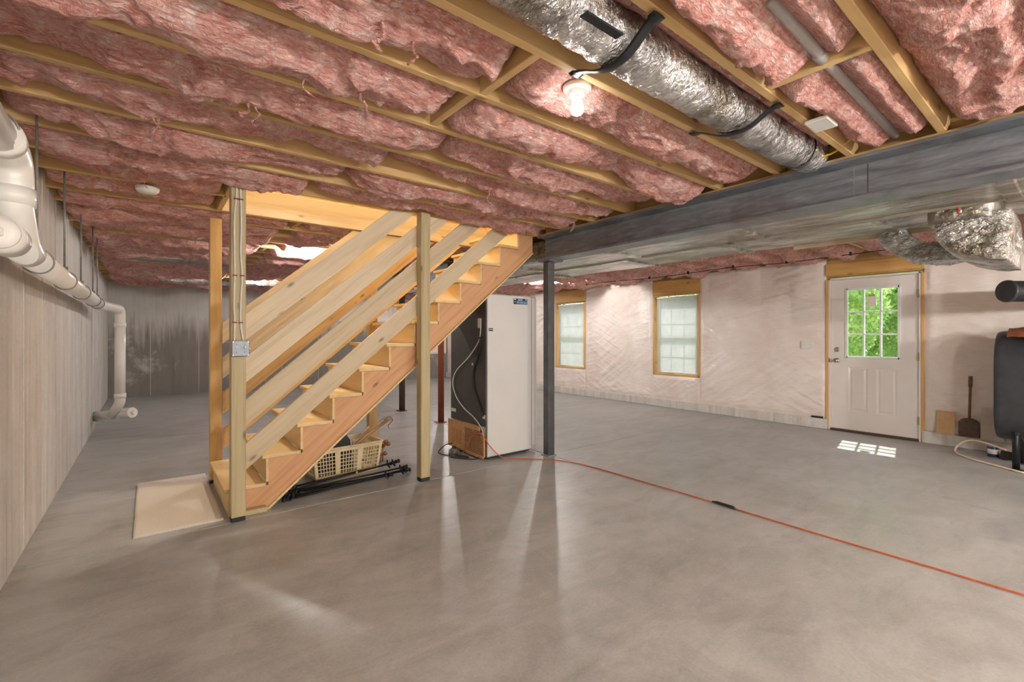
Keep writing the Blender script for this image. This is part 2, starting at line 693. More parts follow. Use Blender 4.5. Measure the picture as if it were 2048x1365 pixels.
def glass_mat():
    m, nt, b = nodes('window_glass')
    out = nt.nodes['Material Output']
    tr = nt.nodes.new('ShaderNodeBsdfTransparent')
    tr.inputs[0].default_value = (0.94, 0.97, 0.95, 1)
    gl = nt.nodes.new('ShaderNodeBsdfGlossy')
    gl.inputs['Roughness'].default_value = 0.03
    lw = nt.nodes.new('ShaderNodeLayerWeight')
    lw.inputs[0].default_value = 0.5
    fac = ramp(nt, lw.outputs['Facing'], [(0.2, g3(0.05)), (0.98, g3(0.5))])
    mx = nt.nodes.new('ShaderNodeMixShader')
    nt.links.new(fac, mx.inputs[0])
    nt.links.new(tr.outputs[0], mx.inputs[1])
    nt.links.new(gl.outputs[0], mx.inputs[2])
    nt.links.new(mx.outputs[0], out.inputs[0])
    return m


def blind_mat():
    m, nt, b = nodes('blind_slat')
    out = nt.nodes['Material Output']
    d = nt.nodes.new('ShaderNodeBsdfDiffuse')
    t = nt.nodes.new('ShaderNodeBsdfTranslucent')
    f = noise(nt, coords(nt), 8, 2)
    c = ramp(nt, f, [(0.3, g3(0.68)), (0.7, g3(0.74))])
    nt.links.new(c, d.inputs[0])
    nt.links.new(c, t.inputs[0])
    mx = nt.nodes.new('ShaderNodeMixShader')
    mx.inputs[0].default_value = 0.17
    nt.links.new(d.outputs[0], mx.inputs[1])
    nt.links.new(t.outputs[0], mx.inputs[2])
    nt.links.new(mx.outputs[0], out.inputs[0])
    return m


def leaf_mat():
    m, nt, b = nodes('leaves')
    out = nt.nodes['Material Output']
    d = nt.nodes.new('ShaderNodeBsdfDiffuse')
    t = nt.nodes.new('ShaderNodeBsdfTranslucent')
    f = noise(nt, coords(nt), 3, 3)
    c = ramp(nt, f, [(0.3, srgb(160, 190, 96)), (0.7, srgb(226, 238, 170))])
    nt.links.new(c, d.inputs[0])
    nt.links.new(c, t.inputs[0])
    mx = nt.nodes.new('ShaderNodeMixShader')
    mx.inputs[0].default_value = 0.5
    nt.links.new(d.outputs[0], mx.inputs[1])
    nt.links.new(t.outputs[0], mx.inputs[2])
    nt.links.new(mx.outputs[0], out.inputs[0])
    return m


def bulb_mat(name='lit_bulb', k=1.0):
    m, nt, b = nodes(name)
    b.inputs['Base Color'].default_value = (1, 1, 1, 1)
    b.inputs['Emission Color'].default_value = (1.0, 0.965, 0.925, 1)
    b.inputs['Emission Strength'].default_value = BULB * k
    return m


def pvc_mat():
    m, nt, b = nodes('white_pvc')
    c = ramp(nt, noise(nt, coords(nt), 3, 3), [(0.3, srgb(240, 236, 228)), (0.7, srgb(248, 246, 240))])
    nt.links.new(c, b.inputs['Base Color'])
    b.inputs['Roughness'].default_value = 0.28
    return m


M['floor'] = concrete_floor()
M['wall'] = concrete_wall('cast_concrete')
M['wall_damp'] = concrete_wall('cast_concrete_damp', True)
M['wool'] = pink_wool()
M['poly'] = poly_mat()
M['beam'] = beam_mat()
M['carpet'] = carpet_mat()
M['glass'] = glass_mat()
M['blind'] = blind_mat()
M['leaf'] = leaf_mat()
M['bulb'] = bulb_mat('lit_bulb', 1.85)
M['bulb_dim'] = bulb_mat('lit_bulb_small', 0.018)
M['bulb_mid'] = bulb_mat('lit_bulb_medium', 1.0)
M['bulb_strong'] = bulb_mat('lit_bulb_large', 0.62)
M['pvc'] = pvc_mat()
M['column'] = plain('dark_column_steel', srgb(92, 92, 94), 0.45, 0.4, 0.22, 9)
M['red_post'] = plain('red_oxide_steel', srgb(142, 74, 52), 0.5, 0.1, 0.2, 12)
M['brown_post'] = plain('brown_steel', srgb(84, 66, 56), 0.5, 0.2, 0.2, 12)
M['duct_metal'] = plain('grey_duct', srgb(150, 148, 144), 0.4, 0.7, 0.15, 10)
M['grass'] = plain('lawn_grass', srgb(112, 148, 70), 0.9, 0, 0.3, 3, 0, True)


def board(name, p0, p1, width, thick, mat, parent=None, up=(0, 0, 1), bev=0.003):
    """a sawn board from p0 to p1; local X along its length, `width` along up, `thick` across"""
    p0 = Vector(p0)
    p1 = Vector(p1)
    d = p1 - p0
    L = d.length
    x = d.normalized()
    u = Vector(up)
    z = (u - x * u.dot(x)).normalized()
    y = z.cross(x)
    mw = Matrix(((x.x, y.x, z.x, p0.x), (x.y, y.y, z.y, p0.y), (x.z, y.z, z.z, p0.z), (0, 0, 0, 1)))
    mb = MB().bbox(0, L, -thick / 2, thick / 2, -width / 2, width / 2, bev)
    return mb.build(name, mat, parent, mw=mw)


# ================================================================== SETTING
XL, XL2, XR, YB, YF = -0.575, -0.63, 7.24, 12.4, -4.0
HJ = 2.345          # underside of the joists
HS = 2.58           # underside of the subfloor
BX = 3.357          # beam line

# floor: base with slabs parted by control joints
floor = struct(MB().box(-0.9, 7.6, YF - 0.2, YB + 0.2, -0.20, -0.012).build('floor', M['stone_base']))
g = 0.004
xs = [-0.9, BX, 7.6]
ys = [YF - 0.2, 0.02, 3.63, 7.25, 10.9, YB + 0.2]
for i in range(2):
    for j in range(5):
        MB().bbox(xs[i] + g, xs[i + 1] - g, ys[j] + g, ys[j + 1] - g, -0.06, 0.0, 0.003).build('slab', M['floor'], floor)

# left wall with a small jog, form seams proud of it
wl = MB()
wl.box(XL - 0.25, XL, YF, 8.6, 0, HS)
wl.box(XL - 0.25, XL2, 8.6, YB, 0, HS)
wall_left = struct(wl.build('wall_left', M['wall']))
y = -3.4
while y < 12.2:
    xw = XL if y < 8.6 else XL2
    MB().prism([(xw - 0.01, y - 0.006), (xw + 0.004, y - 0.002), (xw + 0.004, y + 0.002), (xw - 0.01, y + 0.006)], 0.01, HS, 'z').build('form_seam', M['wall'], wall_left)
    y += 0.61
wb = MB()
wb.box(XL - 0.25, 3.74, YB, YB + 0.25, 0, HS)
wb.box(3.74, 5.4, YB, YB + 0.25, 0, 1.66)
wb.box(5.4, XR + 0.2, YB, YB + 0.25, 0, 0.72)
wall_back = struct(wb.build('wall_back', M['wall_damp']))
for x in (0.05, 0.9, 1.75, 2.6, 3.45):
    MB().prism([(x - 0.008, YB + 0.01), (x - 0.003, YB - 0.005), (x + 0.003, YB - 0.005), (x + 0.008, YB + 0.01)], 0.01, HS, 'z').build('form_seam', M['wall'], wall_back)
wall_front = struct(MB().box(XL - 0.25, XR + 0.2, YF - 0.2, YF, 0, HS).build('wall_front', M['wall']))

# right wall: wood and wool behind, openings for the windows and the door
WIN = [(4.14, 4.96), (6.71, 7.53)]
DOOR = (1.306, 2.223)
WZ = (0.60, 1.965)
DZ = 2.03
wr = MB()
edges = [YF, DOOR[0] - 0.03, DOOR[1] + 0.03, WIN[0][0] - 0.02, WIN[0][1] + 0.02, WIN[1][0] - 0.02, WIN[1][1] + 0.02, YB + 0.25]
for a, b in ((0, 1), (2, 3), (4, 5), (6, 7)):
    wr.box(XR + 0.03, XR + 0.17, edges[a], edges[b], 0.0, HS)
wr.box(XR + 0.03, XR + 0.17, edges[1], edges[2], DZ + 0.03, HS)
for a, b in ((3, 4), (5, 6)):
    wr.box(XR + 0.03, XR + 0.17, edges[a], edges[b], 0, WZ[0] - 0.02)
    wr.box(XR + 0.03, XR + 0.17, edges[a], edges[b], WZ[1] + 0.02, HS)
wall_right = struct(wr.build('wall_right', M['ply']))


def sheet(y0, y1, z0, z1, seed, parent, mat, X=XR, alongx=False, step=0.02, amp=1.0):
    ny = max(4, int((y1 - y0) / step))
    nz = max(4, int((z1 - z0) / step))
    Y, Z = np.meshgrid(np.linspace(y0, y1, ny), np.linspace(z0, z1, nz), indexing='ij')
    r1 = 0
    r2 = 0
    for q_, an in enumerate((-0.62, -0.25, 0.5)):
        ca, sa = math.cos(an), math.sin(an)
        u = Y * ca + Z * sa
        w = -Y * sa + Z * ca + 0.05 * (fbm(Y * 2, Z * 2, seed + 60 + q_, 2) - 0.5)
        mk = np.clip((fbm(Y * 1.5, Z * 1.5, seed + 70 + q_, 2) - 0.47) * 6, 0, 1)
        r1 = r1 + mk * (fbm(u * 0.9, w * 13, seed + 5 + q_, 2, True) ** 3) * 0.8
        r2 = r2 + mk * (fbm(u * 2.5 + 3, w * 30, seed + 9 + q_, 2, True) ** 3) * 0.7
    stud = np.abs(((Y + 0.13) / 0.4064) % 1.0 - 0.5) * 2        # 1 on studs
    near = np.clip((stud - 0.86) / 0.14, 0, 1)
    belly = (1 - stud ** 4) * 0.012
    D = belly + r1 * 0.022 + r2 * 0.014
    vert = fbm(Y * 14, Z * 1.6, seed + 17, 3, True)
    D = D + near * (vert ** 2) * 0.012
    D = D * amp
    edge = np.minimum.reduce([Y - y0, y1 - Y, Z - z0, z1 - Z])
    D = D * np.clip(edge / 0.05, 0.15, 1)
    if alongx:
        P = np.stack([Y, X - D, Z], -1)
    else:
        P = np.stack([X + 0.03 - 0.012 - D, Y, Z], -1)
    # give it a hem so that the sheet is not a bare surface
    me = grid_mesh('vapour_sheet', P)
    return link('vapour_sheet', me, mat, parent)


secs = [(-1.6, DOOR[0] - 0.045, 0.14, 2.31), (DOOR[1] + 0.045, WIN[0][0] - 0.04, 0.14, 2.31), (WIN[0][1] + 0.06, WIN[1][0] - 0.04, 0.14, 2.31),
        (WIN[1][1] + 0.06, YB, 0.14, 2.31), (WIN[0][0] - 0.04, WIN[0][1] + 0.06, 0.14, WZ[0] - 0.03), (WIN[1][0] - 0.04, WIN[1][1] + 0.06, 0.14, WZ[0] - 0.03)]
for i, (a, b, z0, z1) in enumerate(secs):
    sheet(a, b, z0, z1, 40 + i * 7, wall_right, M['poly'])
sheet(3.74, 5.4, 1.66, 2.33, 90, wall_back, M['poly'], X=YB + 0.03, alongx=True, step=0.04)
sheet(5.4, XR, 0.72, 2.33, 95, wall_back, M['poly'], X=YB + 0.03, alongx=True, step=0.04)
MB().box(3.74, XR + 0.2, YB + 0.1, YB + 0.2, 0.7, HS).build('sheathing', M['ply'], wall_back)
# headers and jack studs round the openings
for (a, b), z0, z1 in ((WIN[0], WZ[1], 2.25), (WIN[1], WZ[1], 2.25), (DOOR, DZ + 0.005, 2.235)):
    board('header_board', (XR + 0.01, a - 0.05, (z0 + z1) / 2 + 0.02), (XR + 0.01, b + 0.05, (z0 + z1) / 2 + 0.02), z1 - z0 - 0.04, 0.04, M['header'], wall_right)
for a, b in WIN:
    for yy in (a - 0.022, b + 0.035):
        board('jamb_board', (XR + 0.055, yy, WZ[0] - 0.03), (XR + 0.055, yy, WZ[1]), 0.11, 0.035, M['header'], wall_right, up=(1, 0, 0))
    board('sill_board', (XR + 0.055, a - 0.04, WZ[0] - 0.02), (XR + 0.055, b + 0.05, WZ[0] - 0.02), 0.11, 0.03, M['header'], wall_right, up=(1, 0, 0))
for yy in (DOOR[0] - 0.032, DOOR[1] + 0.032):
    board('jamb_board', (XR + 0.055, yy, 0.01), (XR + 0.055, yy, DZ), 0.13, 0.028, M['header'], wall_right, up=(1, 0, 0))
# concrete curb under the framed wall
cb = MB()
cb.bbox(XR - 0.03, XR + 0.2, DOOR[1] + 0.03, YB, 0, 0.14, 0.008)
cb.bbox(XR - 0.03, XR + 0.2, YF, DOOR[0] - 0.03, 0, 0.14, 0.008)
curb = struct(cb.build('baseboard_right', M['wall']))

# ceiling: subfloor with the stair opening; joists and blocking are its pieces
SX0, SX1, SY0, SY1 = 0.50, 3.27, 3.771, 4.655
cl = MB()
cl.box(-0.9, 7.5, YF - 0.2, SY0, HS, HS + 0.02)
cl.box(-0.9, 7.5, SY1, YB + 0.3, HS, HS + 0.02)
cl.box(-0.9, SX0, SY0, SY1, HS, HS + 0.02)
cl.box(SX1, 7.5, SY0, SY1, HS, HS + 0.02)
ceiling = struct(cl.build('ceiling', M['ply']))
JD = HS - HJ
JZ = (HS + HJ) / 2
SP = 0.4064
near_j = [3.752 - SP * i for i in range(0, 12)]
far_j = [4.69] + [4.674 + SP * i for i in range(1, 19)]


def joist(x0, x1, y):
    return board('joist', (x0, y, JZ), (x1, y, JZ), JD, 0.038, M['pine'], ceiling)


def jlen(x0, x1, y):
    joist(x0, x1, y)


for y in near_j:
    jlen(XL - 0.1, BX + 0.02, y)
jlen(XL - 0.1, SX0 - 0.02, 4.158)
board('joist', (SX0 - 0.02, SY1 + 0.002, JZ), (SX1, SY1 + 0.002, JZ), JD, 0.03, M['pine_pale'], ceiling)
for y in far_j:
    jlen(XL - 0.1, BX + 0.02, y)
for y in near_j + [4.158, 4.564] + far_j[1:]:
    jlen(BX + 0.02, XR + 0.12, y + 0.045)
board('header_joist', (SX0 - 0.019, SY0, JZ), (SX0 - 0.019, SY1, JZ), JD, 0.038, M['pine'], ceiling)
board('header_joist', (SX1 + 0.019, SY0, JZ), (SX1 + 0.019, SY1, JZ), JD, 0.038, M['pine'], ceiling)
XB = 1.15
for i in range(len(near_j) - 1):
    ya, yb = near_j[i + 1] + 0.019, near_j[i] - 0.019
    if abs(near_j[i] - 0.907) < 0.03:
        xb = 2.13
    elif abs(near_j[i] - 1.314) < 0.03:
        xb = 0.2
    else:
        xb = XB + 0.03 * ((i * 7) % 3 - 1)
    if i in (0, 1, 2, 3) or i > 7:
        continue
    board('blocking', (xb, ya, JZ - 0.01), (xb, yb, JZ - 0.01), JD - 0.03, 0.038, M['pine'], ceiling)
for i in range(0, len(far_j) - 1, 4):
    board('blocking', (XB, far_j[i] + 0.019, JZ), (XB, far_j[i + 1] - 0.019, JZ), JD - 0.02, 0.038, M['pine'], ceiling)
# rim at the beam and along the right wall
board('nailer', (BX, YF, 2.335), (BX, 3.66, 2.335), 0.02, 0.16, M['pine'], ceiling)
board('nailer', (BX, 5.72, 2.335), (BX, YB, 2.335), 0.02, 0.16, M['pine'], ceiling)
board('rim_board', (BX + 0.05, YF, JZ), (BX + 0.05, 3.7, JZ), JD - 0.01, 0.03, M['pine'], ceiling)

# stairwell above the opening
sw = MB()
sw.box(SX0 - 0.14, SX0 - 0.02, SY0 - 0.14, SY1 + 0.14, HS + 0.02, 5.0)
sw.box(SX1 + 0.9, SX1 + 1.0, SY0 - 0.14, SY1 + 0.14, HS + 0.02, 5.0)
sw.box(SX0 - 0.14, SX1 + 1.0, SY0 - 0.14, SY0 - 0.02, HS + 0.02, 5.0)
sw.box(SX0 - 0.14, SX1 + 1.0, SY1 + 0.02, SY1 + 0.14, HS + 0.02, 5.0)
sw.box(SX0 - 0.14, SX1 + 1.0, SY0 - 0.14, SY1 + 0.14, 5.0, 5.1)
struct(sw.build('wall_stairwell', M['drywall']))

# ================================================================== STEEL
def ibeam(y0, y1, label):
    w, tf, tw = 0.10, 0.018, 0.006
    z0, z1 = 2.068, 2.325
    prof = [(-w, z0), (w, z0), (w, z0 + tf), (tw, z0 + tf + 0.012), (tw, z1 - tf - 0.012), (w, z1 - tf), (w, z1), (-w, z1), (-w, z1 - tf), (-tw, z1 - tf - 0.012), (-tw, z0 + tf + 0.012), (-w, z0 + tf)]
    prof = [(BX + a, b) for a, b in prof]
    o = MB().prism(prof, y0, y1, 'y').build('steel_beam', M['beam'])
    return tag(o, label, 'beam', 'steel beams on the column line')


ibeam(YF, 3.66, 'dark steel I-beam running from the staircase top towards the camera on the right')
ibeam(5.72, YB, 'dark steel I-beam glimpsed between the stair rails, behind the staircase')

for k, yy in enumerate((0.905, 0.835)):
    MB().box(BX - 0.0072, BX - 0.005, yy - 0.0022, yy + 0.0022, 2.12, 2.29).build('chalk_mark', M['rod'] if k == 0 else M['brown_post'], bpy.data.objects['steel_beam'])
col = thing('steel_column', (BX - 0.01, 3.60, 0), 'dark grey square steel column standing beside the white freezer', 'column')
MB().bbox(BX - 0.055, BX + 0.035, 3.555, 3.645, 0.012, 2.05, 0.008).build('shaft', M['column'], col)
MB().bbox(BX - 0.10, BX + 0.10, 3.50, 3.68, 2.052, 2.068, 0.003).build('cap_plate', M['beam'], col)
MB().bbox(BX - 0.07, BX + 0.05, 3.54, 3.66, 0.0, 0.012, 0.003).build('base_plate', M['grey_metal'], col)
for (yy, m, lab, rr) in ((5.95, 'red_post', 'rust-red round steel column behind the stairs, left of the freezer', 0.045), (7.27, 'brown_post', 'dark brown steel column far behind the stairs', 0.05)):
    c = thing('steel_column', (BX, yy, 0), lab, 'column')
    MB().lathe([(rr, 0.012), (rr, 2.05)], (BX + 0.02, yy, 0), n=20).build('shaft', M[m], c, True)
    MB().bbox(BX - 0.07, BX + 0.09, yy - 0.08, yy + 0.08, 2.052, 2.068, 0.003).build('cap_plate', M[m], c)
    MB().bbox(BX - 0.06, BX + 0.08, yy - 0.07, yy + 0.07, 0.0, 0.012, 0.003).build('base_plate', M[m], c)

# ================================================================== STAIRCASE
stairs = thing('staircase', (0.45, 4.2, 0), 'unfinished pine staircase with slatted board railings and posts up to the ceiling', 'staircase')
RISE, RUN = 0.2003, 0.2365
PITCH = math.atan2(RISE, RUN)
TP = math.tan(PITCH)


def nose(n):
    return 0.178 + RUN * n


def riser_x(n):
    return nose(n) + 0.026


def pitched(name, poly, y0, y1, mat):
    """polygon in world XZ, extruded in Y; object tilted so that its X axis follows the pitch"""
    ox, oz = poly[0]
    ca, sa = math.cos(PITCH), math.sin(PITCH)
    loc = [((x - ox) * ca + (z - oz) * sa, -(x - ox) * sa + (z - oz) * ca) for x, z in poly]
    mw = Matrix.Translation((ox, 0, oz)) @ Matrix.Rotation(-PITCH, 4, 'Y')
    return MB().prism(loc, y0, y1, 'y').build(name, mat, stairs, mw=mw)


def string_poly():
    P = []
    for n in range(1, 13):
        P.append((riser_x(n) + 0.02, RISE * (n - 1) - 0.028 if n > 1 else 0.0))
        P.append((riser_x(n) + 0.02, RISE * n - 0.028))
    P.append((3.265, RISE * 12 - 0.028))
    P.append((3.265, TP * (3.265 - 0.70)))
    P.append((0.70, 0.0))
    return P


sp = string_poly()
pitched('stringer', sp, 3.772, 3.81, M['fir'])
pitched('stringer', sp, 4.59, 4.628, M['fir'])
for n in range(1, 13):
    x0 = nose(n)
    x1 = riser_x(n + 1) if n < 12 else 3.25
    MB().bbox(0, 0.92, 0, x1 - x0, -0.027, 0, 0.004).build('tread', M['tread'], stairs, mw=Matrix.Translation((x1, 3.742, RISE * n)) @ Matrix.Rotation(math.pi / 2, 4, 'Z'))
    MB().bbox(0, 0.90, -0.019, 0, 0.001, RISE - 0.0285 if n > 1 else RISE - 0.028, 0.003).build('riser', M['tread'], stairs,
        mw=Matrix.Translation((riser_x(n), 3.752, RISE * (n - 1))) @ Matrix.Rotation(math.pi / 2, 4, 'Z'))
n = 13
# pale strip nailed under the near stringer
x0, x1 = 0.675, 3.25
t = 0.016
pitched('edge_strip', [(x0, 0.0), (x0 + t * 1.6, 0.0), (x1 + t, TP * (x1 - 0.70)), (x1, TP * (x1 - 0.70) - 0.002 + t * 0.2)], 3.752, 3.80, M['ply_edge'])
MB().bbox(0.47, 0.68, 3.70, 3.77, 0.0, 0.035, 0.004).build('base_block', M['treated'], stairs)
# posts
PA = dict(x=0.487, y=3.665)
for (px_, py_, z1_) in ((0.487, 3.666, HJ), (1.905, 3.666, HJ), (0.462, 4.735, HJ - 0.06), (1.86, 4.735, HJ)):
    far = py_ > 4
    p = board('post', (px_, py_, 0.03), (px_, py_, z1_), 0.089, 0.089, M['pine' if far else 'treated'], stairs, up=(0, 1, 0), bev=0.005)
    MB().bbox(px_ - 0.042, px_ + 0.042, py_ - 0.042, py_ + 0.042, 0.0, 0.03, 0.003).build('post_base', M['black_plastic'], p)


def rail(z0, y0, y1, xa, mat, cut=HJ - 0.004):
    hv = 0.0915
    def zl(x): return z0 + TP * (x - 0.56) - hv
    def zu(x): return z0 + TP * (x - 0.56) + hv
    xl = 0.56 + (cut - z0 + hv) / TP
    xu = 0.56 + (cut - z0 - hv) / TP
    pitched('rail', [(xa, zl(xa)), (xl, cut), (xu, cut), (xa, zu(xa))], y0, y1, mat)


for z0 in (0.43, 0.74, 1.045, 1.345):
    rail(z0, 3.711, 3.740, 0.447, M['pine_pale'])
    rail(z0 - 0.01, 4.665, 4.690, 0.508, M['pine'] if z0 < 1 else M['pine_pale'], HJ - 0.01)

# switch box and its cables on the near post
bx = thing('switch_box', (0.493, 3.615, 1.12), 'grey metal double switch box on the front stair post', 'switch box')
MB().bbox(0.445, 0.541, 3.576, 3.6205, 1.135, 1.232, 0.006).build('box', M['grey_metal'], bx)
MB().bbox(0.441, 0.545, 3.568, 3.5775, 1.131, 1.236, 0.004).build('cover', M['grey_metal'], bx)
for sx in (0.468, 0.518):
    MB().add([(sx - 0.005, 3.569, 1.176), (sx + 0.005, 3.569, 1.176), (sx + 0.005, 3.569, 1.196), (sx - 0.005, 3.569, 1.196),
              (sx - 0.004, 3.556, 1.186), (sx + 0.004, 3.556, 1.186), (sx + 0.004, 3.556, 1.200), (sx - 0.004, 3.556, 1.200)],
             [(0, 1, 2, 3), (4, 5, 6, 7), (0, 1, 5, 4), (1, 2, 6, 5), (2, 3, 7, 6), (3, 0, 4, 7)]).build('toggle', M['white_plastic'], bx)
    for zz in (1.158, 1.212):
        MB().lathe([(0.004, 0), (0.003, 0.002)], (sx, 3.5682, zz), (0, -1, 0), 8).build('screw', M['rod'], bx)
for sx in (0.449, 0.537):
    for zz in (1.139, 1.228):
        MB().lathe([(0.006, 0), (0.004, 0.003)], (sx, 3.5682, zz), (0, -1, 0), 8).build('screw', M['nickel'], bx)
MB().lathe([(0.008, 0), (0.008, 0.012)], (0.541, 3.60, 1.18), (1, 0, 0), 10).build('connector', M['nickel'], bx)
for k, (lab, pts) in enumerate((('white electric cable stapled down the front stair post, left of the pair', [(0.476, 2.33), (0.472, 2.2), (0.461, 2.05), (0.463, 1.8), (0.464, 1.68), (0.459, 1.5), (0.463, 1.36), (0.461, 1.232)]),
                               ('white electric cable stapled down the front stair post, right of the pair', [(0.492, 2.33), (0.500, 2.2), (0.502, 2.0), (0.498, 1.85), (0.507, 1.68), (0.499, 1.5), (0.498, 1.36), (0.514, 1.232)]))):
    c = thing('electric_cable', (pts[-1][0], 3.615, 1.24), lab, 'cable', 'cables on the stair post')
    MB().tube(smooth_path([(x, 3.6135, z) for x, z in pts], 6), 0.0062, 8).build('cable', M['cable_white'], c, True)
    for zi in (1, 4, 6):
        x, z = pts[zi]
        MB().bbox(x - 0.014, x + 0.014, 3.603, 3.62, z - 0.004, z + 0.004, 0.002).build('staple', M['red_staple'], c)

# ================================================================== INSULATION
DENTS = []        # (x, y) of lamp holders the wool is pushed up around
BULBS = [(1.49, 1.42), (1.54, 6.05), (1.54, 9.76), (5.66, 1.47), (5.66, 6.0), (5.66, 9.8)]


def batt(x0, x1, y0, y1, seed, label, group, step=0.011, sag=0.0, lift=0.0, mode=None, cov=0.0):
    nx = max(8, int((x1 - x0) / step))
    ny = max(10, int((y1 - y0) / step))
    tx = np.linspace(0, 1, nx)
    ty = np.linspace(0, 1, ny)
    TX, T = np.meshgrid(tx, ty, indexing='ij')
    X = x0 + (x1 - x0) * TX
    Y = y0 + (y1 - y0) * T
    wx = fbm(X * 2.2, Y * 2.6, seed + 1, 3) - 0.5
    wy = fbm(X * 2.4 + 9, Y * 2.4, seed + 2, 3) - 0.5
    Xw, Yw = X + 0.22 * wx, Y + 0.22 * wy
    prof = 1 - np.abs(2 * T - 1) ** 2.6
    endp = 1 - np.abs(2 * TX - 1) ** 26
    e = 0.100 + 0.05 * (fbm(X * 1.3, T * 0 + seed * 0.37, seed + 3, 2) - 0.5) * 2 - cov
    B = 0.085 + sag + 0.10 * (fbm(X * 0.9, T * 0 + seed * 0.7, seed + 4, 2) - 0.5)
    low = fbm(Xw * 2.6, Yw * 3.6, seed + 6, 3) - 0.5
    rid = fbm(Xw * 4.2, Yw * 7.5, seed + 7, 3, True) - 0.5
    crs = fbm(Xw * 9.5, Yw * 6.0, seed + 8, 3, True) - 0.5
    fin = fbm(Xw * 30, Yw * 34, seed + 12, 3) - 0.5
    Z = HJ + e - B * prof * endp + 0.075 * low * prof - 0.085 * rid * (0.2 + 0.8 * prof) - 0.034 * crs + 0.014 * fin
    Z = Z + (1 - endp) * 0.02 + lift
    if mode == 'duct':
        Z = np.maximum(Z, 2.47 - 0.14 * np.abs(2 * T - 1) ** 1.6 + 0.03 * low)
    if mode == 'conduit':
        yc = 0.67
        Z = np.maximum(Z, 2.385 - 0.9 * np.clip(np.abs(Y - yc) - 0.02, 0, 1))
    for bx_, by_ in BULBS:
        if bx_ > x0 - 0.3 and bx_ < x1 + 0.3 and by_ > y0 - 0.3 and by_ < y1 + 0.3:
            r = np.hypot(X - bx_, Y - by_)
            Z = Z + np.maximum(0, 2.375 - Z) * np.exp(-(r / 0.13) ** 4)
    # sideways swelling below the joist edges
    L = 0.05 * np.clip(fbm(X * 1.6 + 4, T * 0, seed + 13, 2) - 0.5, 0, 1)
    side = np.where(T < 0.5, -1, 1) * np.exp(-((np.minimum(T, 1 - T) - 0.13) / 0.09) ** 2)
    lowm = np.clip((HJ - 0.012 - Z) / 0.02, 0, 1)
    Y = Y + side * L * lowm * 1.4
    Y[:, 0] = y0
    Y[:, -1] = y1
    Z = np.minimum(Z, HS - 0.05)
    # back layer so that the batt has thickness: ring upward then top
    top = HS - 0.012
    P = np.stack([X, Y, Z], -1)
    ring = np.zeros((nx + 2, ny + 2, 3))
    ring[1:-1, 1:-1] = P
    ring[0, 1:-1] = P[0]
    ring[-1, 1:-1] = P[-1]
    ring[1:-1, 0] = P[:, 0]
    ring[1:-1, -1] = P[:, -1]
    ring[0, 0], ring[0, -1], ring[-1, 0], ring[-1, -1] = P[0, 0], P[0, -1], P[-1, 0], P[-1, -1]
    for sl in ((0, slice(None)), (-1, slice(None)), (slice(None), 0), (slice(None), -1)):
        ring[sl][..., 2] = top
    me = grid_mesh('insulation_batt', ring)
    o = link('insulation_batt', me, M['wool'])
    tag(o, label, 'insulation', group)
    return o


def ordinal(k):
    ones = ['', 'first', 'second', 'third', 'fourth', 'fifth', 'sixth', 'seventh', 'eighth', 'ninth', 'tenth', 'eleventh', 'twelfth', 'thirteenth', 'fourteenth', 'fifteenth', 'sixteenth', 'seventeenth', 'eighteenth', 'nineteenth', 'twentieth']
    if k <= 20:
        return ones[k]
    if k == 30:
        return 'thirtieth'
    return ('twenty-' if k < 30 else 'thirty-') + ones[k % 10]


ORD = ['first', 'second', 'third', 'fourth', 'fifth', 'sixth', 'seventh', 'eighth', 'ninth', 'tenth', 'eleventh', 'twelfth']
batts = {}
for i in range(10):
    y0, y1 = near_j[i + 1] + 0.021, near_j[i] - 0.021
    yc = (y0 + y1) / 2
    mode = None
    xb = XB + 0.03 * ((i * 7) % 3 - 1) if i in (4, 5) else XB - 0.2 + 0.13 * ((i * 5) % 4)
    if abs(near_j[i] - 1.314) < 0.03:
        mode = 'duct'
        xb = 0.2
    elif abs(near_j[i] - 0.907) < 0.03:
        mode = 'conduit'
        xb = 2.13
    cov = 0.008
    batts[(i, 0)] = batt(XL + 0.02, xb - 0.024, y0, y1, 100 + i * 17, f'pink fibreglass batt on the concrete wall side, {ORD[i]} ceiling bay before the stair opening',
                         'pink batts in front of the stairs', sag=0.02 if i < 4 else 0.035, mode=mode, cov=cov)
    batts[(i, 1)] = batt(xb + 0.024 - (0.03 if i < 4 else 0), BX - 0.1, y0, y1, 300 + i * 19, f'pink fibreglass batt on the steel beam side, {ORD[i]} ceiling bay before the stair opening',
                         'pink batts in front of the stairs', sag=0.018 if i < 4 else 0.032, mode=mode)
short = [(3.773, 4.137, 'pink fibreglass batt in the short bay left of the stair opening, nearer the camera'), (4.179, 4.653, 'pink fibreglass batt in the short bay left of the stair opening, farther from the camera')]
for k, (a, b, lab) in enumerate(short):
    batt(XL + 0.02, SX0 - 0.06, a, b, 560 + k, lab, 'pink batts beside the stair opening', sag=0.0)
for i in range(len(far_j) - 1):
    a, b = far_j[i] + 0.021, far_j[i + 1] - 0.021
    for s, (xa, xc) in enumerate(((XL + 0.02, XB - 0.05), (XB + 0.05, BX - 0.12))):
        batt(xa, xc, a, b, 700 + i * 13 + s * 7, f"pink fibreglass batt in the {ordinal(i + 1)} ceiling bay behind the staircase, {'concrete wall' if s == 0 else 'steel beam'} side", 'pink batts behind the stairs', step=0.02, sag=0.03, cov=0.015)
rj = sorted([y + 0.045 for y in near_j + [4.158, 4.564] + far_j[1:]])
nr = 0
